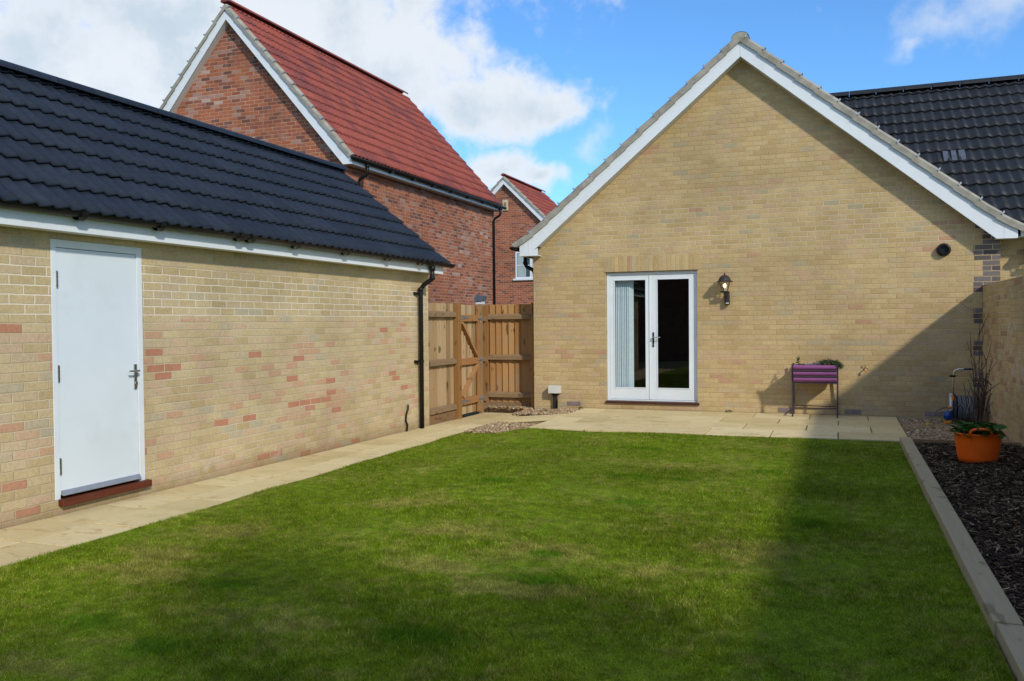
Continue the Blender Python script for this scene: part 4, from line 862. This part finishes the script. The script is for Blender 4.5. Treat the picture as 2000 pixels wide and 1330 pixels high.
# ================================================================== HOSE REEL CORNER
hr = thing('hose_reel', (1.60, 13.3, 0), 'wheeled garden hose reel with grey hose and chrome push handle in the corner', 'hose reel')
q = MB(); q.tube([(1.472, 13.30, .06), (1.472, 13.30, .66), (1.480, 13.30, .70), (1.505, 13.30, .727), (1.545, 13.30, .738), (1.72, 13.30, .738), (1.755, 13.30, .727), (1.775, 13.30, .70), (1.782, 13.30, .66), (1.782, 13.30, .06)], .0115, 10); q.build('handle_frame', m_steel, hr, True)
MB().tube([(1.60, 13.30, .738), (1.71, 13.30, .738)], .0145, 10).build('grip', m_navy, hr, True)
MB().box(1.425, 1.50, 13.285, 13.315, .625, .655, .006).build('clamp', m_black, hr)
q = MB()
for x_ in (1.472, 1.782): q.lathe([(.018, -.03), (.018, .03)], (x_, 13.30, .335), 10)
q.build('joint', m_orange2, hr)
for x_ in (1.478, 1.765):
    q = MB().lathe([(.06, 0), (.185, .004), (.195, .010), (.185, .016), (.06, .016)], (x_, 13.27, .20), 26, 'x'); q.build('reel_flange', m_navy, hr)
q = MB(); pts = []; turns = 9
for layer, rad in ((0, .125), (1, .150), (2, .168)):
    for k in range(turns * 18 + 1):
        a = 2 * math.pi * k / 18; t = k / (turns * 18); t = t if layer % 2 == 0 else 1 - t
        pts.append((1.508 + .245 * t + .004 * math.sin(a * .37 + layer), 13.27 + math.cos(a) * rad * (1 + .03 * math.sin(a * .21)), .20 + math.sin(a) * rad))
q.tube(pts, .0115, 6); q.build('hose', m_hose, hr, True)
q = MB().tube([(1.50, 13.10, .23), (1.54, 13.085, .28), (1.585, 13.09, .20), (1.60, 13.10, .10), (1.64, 13.09, .25), (1.66, 13.10, .30)], .0115, 8); q.build('loose_hose', m_hose, hr, True)
q = MB().lathe([(.0, -.06), (.045, -.055), (.066, -.02), (.068, .01), (.05, .04)], (1.40, 13.22, .095), 18, 'x'); q.build('crank_hub', m_blue, hr, True)
MB().box(1.42, 1.46, 13.18, 13.24, .04, .17, .01).build('crank_arm', m_navy, hr)
q = MB().box(1.34, 1.44, 13.16, 13.20, -.01, .022, .006); q.build('foot', m_orange2, hr)
MB().tube([(1.19, 13.2, .005), (1.21, 13.25, .08), (1.26, 13.30, .15), (1.33, 13.34, .185), (1.40, 13.36, .195), (1.43, 13.37, .195)], .009, 8).build('inlet_hose', m_hose, hr, True)
MB().lathe([(.016, -.02), (.02, 0), (.016, .03)], (1.425, 13.37, .195), 10, 'x').build('inlet_connector', m_orange2, hr)
wp = thing('white_pipe', (1.458, 13.40, 0), 'short capped white pipe standing left of the hose reel', 'pipe')
MB().lathe([(.024, -.04), (.024, .36)], (1.458, 13.40, 0), 16).build('pipe', m_white, wp, True); MB().lathe([(.029, 0), (.029, .022), (.022, .034)], (1.458, 13.40, .355), 16).build('cap', m_white, wp)
yc = MB().lathe([(.014, 0), (.018, .01), (.018, .03), (.012, .045)], (1.10, 12.72, .0), 10).build('hose_connector', m_yellow, loc=(1.10, 12.72, 0)); meta(yc, 'tiny yellow hose connector lying on the pebbles', 'connector')

# ================================================================== ORANGE TUB, LEAVES AND BARE SHRUB
TX, TY = 1.300, 9.74
tub = thing('flexible_tub', (TX, TY, -.012), 'bright orange flexible tub with two handles on the bark bed', 'tub')
q = MB(); q.lathe([(.165, 0), (.178, .005), (.185, .05), (.210, .22), (.219, .285), (.226, .290), (.224, .298), (.214, .296), (.205, .22), (.180, .03)], (TX, TY, -.012), 40, cap=False); q.lathe([(.178, .004), (.01, .004)], (TX, TY, -.012), 40, cap=False); tb_o = q.build('bucket', m_orange, tub, True)
for sgn in (-1, 1):
    pts = []
    for k in range(13):
        a = math.pi * k / 12; th = math.radians(-90 if sgn < 0 else 90) + math.cos(a) * .43; pts.append((TX + math.cos(th) * .222, TY + math.sin(th) * .222, .280 + math.sin(a) ** .6 * .062))
    MB().tube(pts, .0135, 8).build('handle', m_orange, tub, True)
MB().lathe([(.001, 0), (.2, 0)], (TX, TY, .225), 24, cap=False).build('soil', m_soil, tub)
def broad(n, seed):
    r_ = np.random.default_rng(seed); cs, fs, k = [], [], 0
    for _ in range(n):
        a = r_.uniform(0, 6.28); rad = r_.uniform(.04, .235); c = np.array([TX + math.cos(a) * rad, TY + math.sin(a) * rad, .27 + r_.uniform(0, .10) - max(0, rad - .2) * .6])
        L = r_.uniform(.035, .075); w = L * r_.uniform(.38, .55); t = np.array([math.cos(a + r_.normal(0, .8)), math.sin(a + r_.normal(0, .8)), r_.uniform(-.3, .6)]); t /= np.linalg.norm(t); s = np.cross(t, [0, 0, 1]); s /= np.linalg.norm(s); nn = np.cross(s, t); s = s * math.cos(q_ := r_.normal(0, .4)) + nn * math.sin(q_)
        pr = [(-1, 0, 0), (-.45, .85, .1), (.2, 1, .12), (.7, .6, .05), (1, 0, -.1), (.7, -.6, .05), (.2, -1, .12), (-.45, -.85, .1), (0, 0, -.08)]
        v = np.array([c + t * L * p_[0] + s * w * p_[1] + nn * L * p_[2] for p_ in pr]); f = np.array([[8, i_, (i_ + 1) % 8] for i_ in range(8)]); cs.append(v); fs.append(f + k); k += 9
    return np.concatenate(cs), np.concatenate(fs)
lp = thing('leafy_plant', (TX, TY, .22), 'low broad green leaves filling the orange tub and hanging over its rim', 'plant')
c, f = broad(150, 3); o = np_mesh('foliage', c, f, m_leaf, 3, loc=(TX, TY, .22)); o.parent = lp; o.location = (0, 0, 0)
sh = thing('bare_shrub', (1.31, 9.84, .22), 'bare twiggy shrub with reddish buds rising from the orange tub', 'shrub')
SB = MB(); buds = []
def grow(p, d, L, r, depth):
    p = Vector(p); d = Vector(d).normalized(); pts = [p.copy()]; rs = [r]; n = 6; nodes = []
    for k in range(n):
        d = (d + Vector((random.gauss(0, .07), random.gauss(0, .07), random.gauss(.035, .05)))).normalized(); p = p + d * (L / n); pts.append(p.copy()); rs.append(r * (1 - .7 * (k + 1) / n)); nodes.append((p.copy(), d.copy()))
    SB.tube(pts, [q_ * 1.35 for q_ in rs], 5); buds.extend((q, d_) for q, d_ in nodes[2:])
    if depth > 0:
        for (q, d_) in nodes[1:]:
            if random.random() < .8:
                sd = (d_ + Vector((random.gauss(0, .55), random.gauss(0, .4), random.gauss(.1, .2)))).normalized(); grow(q, sd, L * random.uniform(.16, .34), r * .6, depth - 1)
random.seed(5)
for (dx, dz, L, r) in ((-.02, 1, .55, .009), (.10, 1, .60, .008), (-.10, 1, .95, .006), (-.06, 1, 1.38, .006), (.30, 1, .75, .006), (.22, 1, .85, .006), (.38, .95, .55, .005), (-.22, 1, .55, .005), (.12, 1, .75, .006), (.46, .9, .38, .004), (.2, 1, .62, .006), (-.15, 1, .7, .005), (.33, 1, .9, .006), (.02, 1, .8, .006)):
    grow((1.31 + random.uniform(-.02, .02), 9.84 + random.uniform(-.02, .02), .21), (dx * .55, random.uniform(-.06, .06), dz), L * .92, r, 1)
SB.build('branches', m_twig, sh)
bb = MB()
for (q, d_) in buds:
    if random.random() < .6:
        e = q + Vector((random.gauss(0, .5), random.gauss(0, .5), .6)).normalized() * .014; bb.tube([q, (q + e) / 2, e], [.002, .0035, .0008], 4)
bb.build('bud', m_budleaf, sh); sh.children[-1]['kind'] = 'stuff'
random.seed(12)

# tiny weeds growing out of the joints
for (x, y, z, s, lab) in ((-1.63, 13.74, 0, .035, 'small weed growing at the wall foot right of the French doors'), (-4.02, 13.66, .0, .03, 'tiny weed at the patio corner beside the air brick'), (-5.875, 4.50, path_z(4.5), .03, 'mossy weed in the joint left of the garage door'), (1.33, 5.6, .0, .03, 'small green weed seedling alone in the dark bark bed'), (-4.5, 13.3, -.03, .025, 'small weed among the pebbles in front of the grey junction box')):
    w = thing('weed', (x, y, z), lab, 'weed', 'small weeds'); c, f = leaf_clump((x, y, z + s * .3), (s, s * .7, s * .5), 40, s * .9, s * .16, int(abs(x) * 100), .3); o = np_mesh('foliage', c, f, m_herb, 3, loc=(x, y, z)); o.parent = w; o.location = (0, 0, 0)

# ================================================================== RED BRICK HOUSES
def red_house(name, label, Y0, Y1, xr, xl, zw, apx, apz, tile_gauge, mat, detail=True, over=.20, pitch=.15):
    r = thing(name, ((xr + xl) / 2, (Y0 + Y1) / 2, -.2), label, 'house')
    ze = zw + .10; xe = xr + over; t = (apz - .11 - ze) / (xe - apx); xel = 2 * apx - xe
    q = MB(); za = apz - .22
    zc = za - t * (xr - apx)
    for yy in (Y0, Y1): q.add([(xl, yy, -.4), (xr, yy, -.4), (xr, yy, zc), (apx, yy, za), (xl, yy, zc)], [(0, 1, 2, 3, 4)])
    for xx in (xl, xr): q.add([(xx, Y0, -.4), (xx, Y1, -.4), (xx, Y1, zc), (xx, Y0, zc)], [(0, 1, 2, 3)])
    q.build('wall', mat, r)
    SL = (xe - apx) * math.hypot(1, t); YV0, YV1 = Y0 - .16, Y1 + .16
    for sgn, x_ in ((1, xe), (-1, xel)):
        u_ = Vector((-sgn, 0, t)).normalized(); q = MB(); roof_slope(q, (x_, YV0 + .04, ze), (0, 1, 0), u_, YV1 - YV0 - .04, SL, tile_gauge, pitch, flip=(sgn > 0), lift=.034, amp=1.6); ro = q.build('roof', m_redtile, r, True)
        for yv, dd in ((YV0 - .02, (0, 1, 0)),): verge_run(ro, (x_, yv, ze + .035), u_, Vector((sgn * t, 0, 1)), dd, SL - .02, tile_gauge, .11, .09, 0, .5, m_verge, m_galv)
        if sgn > 0:
            ridge_run(MB(), (apx, YV0 - .02, apz + .0), (apx, YV1 - .16, apz + .0), .112, .045).build('ridge_cap', m_redtile, ro)
        # bargeboard: from the apex to the boxed eave
        top = ze - .045; bb_ = .17 * math.hypot(1, t)
        poly = [(apx, apz - .11 - .04), (x_, top), (x_, ze - .15), (x_ - sgn * .20, ze - .15), (apx, apz - .15 - bb_)]
        q = MB(); q.prism(poly, YV0, YV0 + .02, lambda p_, d: (p_[0], d, p_[1])); soft(q.build('bargeboard', m_upvc, r), .002)
        q = MB(); a_, b_ = sorted((x_ - sgn * .016, x_)); q.box(a_, b_, YV0 + .022, YV1, ze - .15, ze - .02); q.build('fascia', m_upvc, r)
        a_, b_ = sorted((x_ - sgn * .02, x_ - sgn * (over + .0))); q = MB().box(a_, b_, YV0 + .022, YV1, ze - .147, ze - .135); q.build('soffit', m_soffit, r)
        q = MB(); xs2 = x_ - sgn * .205; zs2 = apz - .155 - bb_
        q.add([(apx, YV0 + .021, zs2), (apx, Y0, zs2), (xs2, Y0, ze - .147 + .0), (xs2, YV0 + .021, ze - .147)], [(0, 1, 2, 3)]); q.build('verge_soffit', m_soffit, r)
        gx = x_ + sgn * .055; gt = gutter((gx, YV0 - .05, ze - .020), (gx, YV1 + .05, ze - .030), .062).build('gutter', m_black, r, True)
    if detail:
        gx = xe + .05; wx = xr + .045
        for yy in (Y0 + .35, Y1 - .12):
            q = MB(); q.tube([(gx, yy, ze - .06), (gx, yy, ze - .24), (gx - .03, yy, ze - .29), (wx + .03, yy - .0, ze - .37), (wx, yy, ze - .43), (wx, yy, -.2)], .034, 10); q.lathe([(.042, -.03), (.042, .03)], (gx, yy, ze - .12), 10); q.build('downpipe', m_black, r, True)
        b0_ = None
        for yy in np.arange(Y0 + 1.3, Y1 - .3, 1.0):
            b1_ = MB().box(xe, gx + .05, yy, yy + .06, ze - .105, ze - .03) if b0_ is None else None
            if b0_ is None: b0_ = b1_.build('gutter_bracket', m_black, gt); y00 = yy
            else: copy_part(b0_, gt, (0, yy - y00, 0))
    return r
red_house('red_brick_house', 'tall red brick house with steep red tiled roof behind the garage', 14.76, 22.45, -9.115, -14.655, 4.61, -11.885, 8.165, .335, m_red)
h2 = red_house('red_brick_house', 'distant smaller red brick house with gable plaque between the red house and bungalow', 32.0, 36.75, -10.05, -14.95, 4.55, -12.50, 7.33, .335, m_red2, detail=False)
wf = None
q = MB(); wy = 31.99; wx0, wx1, wz0, wz1 = -12.07, -10.75, 3.17, 4.24
q.box(wx0, wx0 + .06, wy - .02, wy + .05, wz0, wz1); q.box(wx1 - .06, wx1, wy - .02, wy + .05, wz0, wz1); q.box(wx0 + .06, wx1 - .06, wy - .02, wy + .05, wz1 - .06, wz1); q.box(wx0 + .06, wx1 - .06, wy - .02, wy + .05, wz0, wz0 + .06)
mid = (wx0 + wx1) / 2; q.box(mid - .05, mid + .05, wy - .018, wy + .05, wz0 + .06, wz1 - .06)
for (a, b_) in ((wx0 + .06, mid - .05), (mid + .05, wx1 - .06)): q.box(a, b_, wy - .012, wy + .03, 3.68, 3.705)
wf = q.build('window', m_upvc, h2)
MB().add([(wx0 + .06, wy + .0, wz0 + .06), (wx1 - .06, wy + .0, wz0 + .06), (wx1 - .06, wy + .0, wz1 - .06), (wx0 + .06, wy + .0, wz1 - .06)], [(0, 1, 2, 3)]).build('pane', m_glass, wf)
MB().box(wx0 - .09, wx1 + .09, wy - .07, wy + .02, wz0 - .07, wz0 - .002).build('sill', m_upvc, wf)
MB().box(wx0 + .04, wx1 - .04, wy + .006, wy + .0085, wz0 + .04, wz1 - .04).build('room_shade_sheet', m_dark, wf)  # dark sheet behind the glass, its colour stands in for the unlit room
for (a, b_) in ((wx0 + .08, wx0 + .44), (mid + .06, mid + .40)):
    q = MB(); n = 18; vs = [(a + (b_ - a) * k / n, wy + .0035 + .0015 * math.sin(k * 1.9), z) for z in (wz0 + .07, wz1 - .07) for k in range(n + 1)]; q.add(vs, [(k, k + 1, n + 2 + k, n + 1 + k) for k in range(n)]); q.build('curtain', m_curtain, wf)
pq_ = MB().box(-12.60, -12.37, 31.95, 32.01, 5.90, 6.33, .01).build('gable_plaque', m_cream, h2); MB().box(-12.53, -12.44, 31.94, 31.949, 6.0, 6.22).build('plaque_recess_shade', plain('shadow_stone', (.20, .16, .10), .9), pq_)  # raised dark slab, the shade of a recess painted as its colour

# camera side: unseen tree added to shade the lawn, house mirrored in door glass
def back_house(label, xa, xb, y0, y1, ze, za, mat, roofm):
    r = thing('rear_house', ((xa + xb) / 2, (y0 + y1) / 2, -.2), label, 'house'); ax = (xa + xb) / 2
    q = MB()
    for yy in (y0, y1): q.add([(xa, yy, -.4), (xb, yy, -.4), (xb, yy, ze), (ax, yy, za), (xa, yy, ze)], [(0, 1, 2, 3, 4)])
    for xx in (xa, xb): q.add([(xx, y0, -.4), (xx, y1, -.4), (xx, y1, ze), (xx, y0, ze)], [(0, 1, 2, 3)])
    q.build('wall', mat, r); t = (za - ze) / (xb - ax)
    for sgn, x_ in ((1, xb), (-1, xa)):
        q = MB(); q.add([(x_ + sgn * .1, y1 + .1, ze - t * .1 + .06), (x_ + sgn * .1, y0 - .1, ze - t * .1 + .06), (ax, y0 - .1, za + .06), (ax, y1 + .1, za + .06)], [(0, 1, 2, 3)]); q.build('roof', roofm, r)
    for (x_, z_) in (((xa + ax) / 2 - .1, 3.4), ((xb + ax) / 2 - .1, 3.4), (ax, 1.0)):
        f_ = MB().box(x_ - .5, x_ + .5, y1 - .02, y1 + .03, z_ - .05, z_ + 1.05).build('window', m_upvc, r); MB().box(x_ - .44, x_ + .44, y1 + .031, y1 + .036, z_, z_ + 1.0).build('pane', m_dark, f_)
    return r
tree = thing('lawn_shade_caster', (3.75, -2.0, -.2), 'unseen thin-crowned tree added beyond the garden wall to shade the near lawn', 'tree')  # added out of view, leaf cover sized to throw partial shade on the lawn
q = MB(); tips = []
q.tube([(3.75, -2.0, -.3), (3.72, -2.02, 1.2), (3.70, -1.98, 2.6), (3.66, -2.0, 4.2), (3.6, -2.0, 5.6)], [.085, .07, .055, .038, .012], 9)
random.seed(21)
for k in range(16):
    z = random.uniform(2.6, 5.0); a = k * 2.4; L = random.uniform(.8, 1.5); p0 = Vector((3.69, -2.0, z)); d = Vector((math.cos(a), math.sin(a), .55)).normalized()
    pts = [p0, p0 + d * L * .35, p0 + d * L * .7 + Vector((0, 0, .10)), p0 + d * L + Vector((0, 0, .25))]; q.tube(pts, [.022, .016, .010, .004], 6)
q.build('trunk', m_twig, tree, True)
c, f = leaf_clump((3.6, -2.0, 3.35), (1.95, 1.95, 2.2), 5200, .11, .030, 77, .3); k_ = len(c) // 5
o = np_mesh('crown', c, f, m_herb, 3, loc=(3.75, -2.0, -.2)); o.parent = tree; o.location = (0, 0, 0)
random.seed(12)
back_house('wide red brick house opposite, reflected faintly in the French door glass', -15.0, -5.0, -16.0, -10.0, 4.9, 7.6, m_red2, m_redtile)

# ================================================================== CAMERA
cam = bpy.data.cameras.new('camera'); camo = bpy.data.objects.new('camera', cam); COL.objects.link(camo); S.camera = camo
Rv, Uv, Fv = (Vector((0.93388124, 0.35747521, -0.0087919)), Vector((9.31704150e-04, 2.21543773e-02, 9.99754128e-01)), Vector((-0.3575821, 0.93365982, -0.0203565)))
M = Matrix((Rv, Uv, -Fv)).transposed().to_4x4(); M.translation = Vector((0, 0, 1.4234)); camo.matrix_world = M
cam.sensor_width = 36.0; cam.sensor_fit = 'HORIZONTAL'; cam.lens = 1672.864 / 2000 * 36.0; cam.clip_end = 2000; cam.clip_start = 0.05

# ================================================================== LIGHT AND SKY
sd = Vector((1.13, -1.0, 0.93)).normalized(); el = math.asin(sd.z); az = math.atan2(sd.x, sd.y)
sl = bpy.data.lights.new('sun', 'SUN'); so = bpy.data.objects.new('sun', sl); COL.objects.link(so); so.rotation_euler = sd.to_track_quat('Z', 'Y').to_euler(); so.location = (20, -20, 20)
sl.energy = 3.1; sl.angle = R(2.6); sl.color = (1.0, 0.91, 0.76)
w = bpy.data.worlds.new('World'); S.world = w; w.use_nodes = True; g = G(w.node_tree); bg = g.n['Background']
sky = g.n.new('ShaderNodeTexSky'); sky.sky_type = 'NISHITA'; sky.sun_disc = False; sky.sun_elevation = el; sky.sun_rotation = az; sky.air_density = 1.0; sky.dust_density = 0.4; sky.ozone_density = 2.0
d = g.n.new('ShaderNodeTexCoord').outputs['Generated']; dx, dy, dz = g.xyz(d)
def ray(px, py): 
    v = Fv * 1672.864 + Rv * (px - 1000) - Uv * (py - 665); return v.normalized()
# cloud masses: direction of the centre, half width, half height (radians)
hz = Vector((0.9339, 0.3575, 0))
nz = g.n.new('ShaderNodeTexNoise'); g.put(nz, 'Vector', d); g.put(nz, 'Scale', 6.5); g.put(nz, 'Detail', 5.0); g.put(nz, 'Roughness', 0.6)
d0 = d; d = g.vm('ADD', d, g.scale(g.vm('SUBTRACT', nz.outputs['Color'], (0.5, 0.5, 0.5)), (0.10, 0.10, 0.10)))
warp = g.noise(d0, 8.0, 4, 0.6); w2 = g.noise(d0, 21.0, 6, 0.65)
best = None; thin = None
for (px, py, rx, ry) in ((330, 60, 330, 260), (620, 60, 220, 170), (60, 130, 330, 210), (740, 140, 180, 140), (890, 205, 120, 70), (1020, 205, 135, 60), (1165, 290, 42, 32), (970, 320, 70, 45), (1050, 350, 90, 38), (1850, 50, 120, 45), (1765, 90, 60, 22), (1970, 20, 80, 60), (640, -150, 400, 160)):
    c_ = ray(px, py); h_ = Vector((c_.y, -c_.x, 0)).normalized(); v_ = h_.cross(c_)
    if v_.z < 0: v_ = -v_
    fu = g.m('DIVIDE', g.vm('DOT_PRODUCT', d, tuple(h_)), rx / 1672.864); fv = g.m('DIVIDE', g.m('SUBTRACT', g.vm('DOT_PRODUCT', d, tuple(v_)), 0.0), ry / 1672.864)
    front = g.rng(g.vm('DOT_PRODUCT', d, tuple(c_)), 0.3, 0.5)
    dist = g.m('SQRT', g.m('ADD', g.m('MULTIPLY', fu, fu), g.m('MULTIPLY', fv, fv)))
    v = g.m('MULTIPLY', g.m('SUBTRACT', 1.25, dist), front)
    v = g.m('MAXIMUM', v, -1.0); 
    if px > 1150 and px < 1180 or px > 1700: thin = v if thin is None else g.m('MAXIMUM', thin, v)
    else: best = v if best is None else g.m('MAXIMUM', best, v)
fac = g.vm('DOT_PRODUCT', d, (-0.3576, 0.9337, 0.0))
rest = g.m('MULTIPLY', g.rng(g.noise(d, 2.1, 3), 0.42, 0.58), g.rng(fac, 0.62, 0.35))       # broken cloud over the rest of the sky
best = g.m('MAXIMUM', best, g.m('SUBTRACT', g.m('MULTIPLY', rest, 1.3), 0.4))
dens = g.m('ADD', best, g.m('ADD', g.m('MULTIPLY', g.m('SUBTRACT', warp, 0.5), 2.0), g.m('MULTIPLY', g.m('SUBTRACT', w2, 0.5), 1.3)))
cov = g.rng(dens, 0.05, 0.80)
dens2 = g.m('ADD', thin, g.m('ADD', g.m('MULTIPLY', g.m('SUBTRACT', warp, 0.5), 2.0), g.m('MULTIPLY', g.m('SUBTRACT', w2, 0.5), 1.6)))
cov = g.m('MAXIMUM', cov, g.m('MULTIPLY', g.rng(dens2, 0.0, 1.3), 0.55))     # the thinner, see-through clouds
shade = g.rng(g.noise(d, 7.5, 5, 0.6), 0.35, 0.65)
thick = g.rng(dens, 0.5, 1.3)
cc = g.mix(g.m('MULTIPLY', thick, g.m('SUBTRACT', 1.0, shade)), (0.86, 0.90, 0.94), (0.60, 0.70, 0.78))
tint = g.mix(1.0, sky.outputs[0], (0.92, 1.52, 2.08), 'MULTIPLY')
K = 0.10
bright = g.rng(fac, 0.62, 0.30, 1.0 / K, 0.92 / K)                                     # clouds outside the view dimmed slightly to tune the fill light
cl_ = g.vm('MULTIPLY', cc, g.comb(bright, bright, bright))
fin_ = g.mix(g.m('MULTIPLY', cov, 0.94), tint, cl_)
w.cycles.sampling_method = 'MANUAL'; w.cycles.sample_map_resolution = 512
g.l.new(fin_, bg.inputs[0]); bg.inputs[1].default_value = K

S.view_settings.view_transform = 'Standard'; S.view_settings.look = 'None'; S.view_settings.exposure = 0; S.view_settings.gamma = 1
S.render.engine = 'CYCLES'; S.cycles.max_bounces = 4; S.cycles.diffuse_bounces = 3; S.cycles.glossy_bounces = 2; S.cycles.transmission_bounces = 3; S.cycles.transparent_max_bounces = 12; S.cycles.use_denoising = True
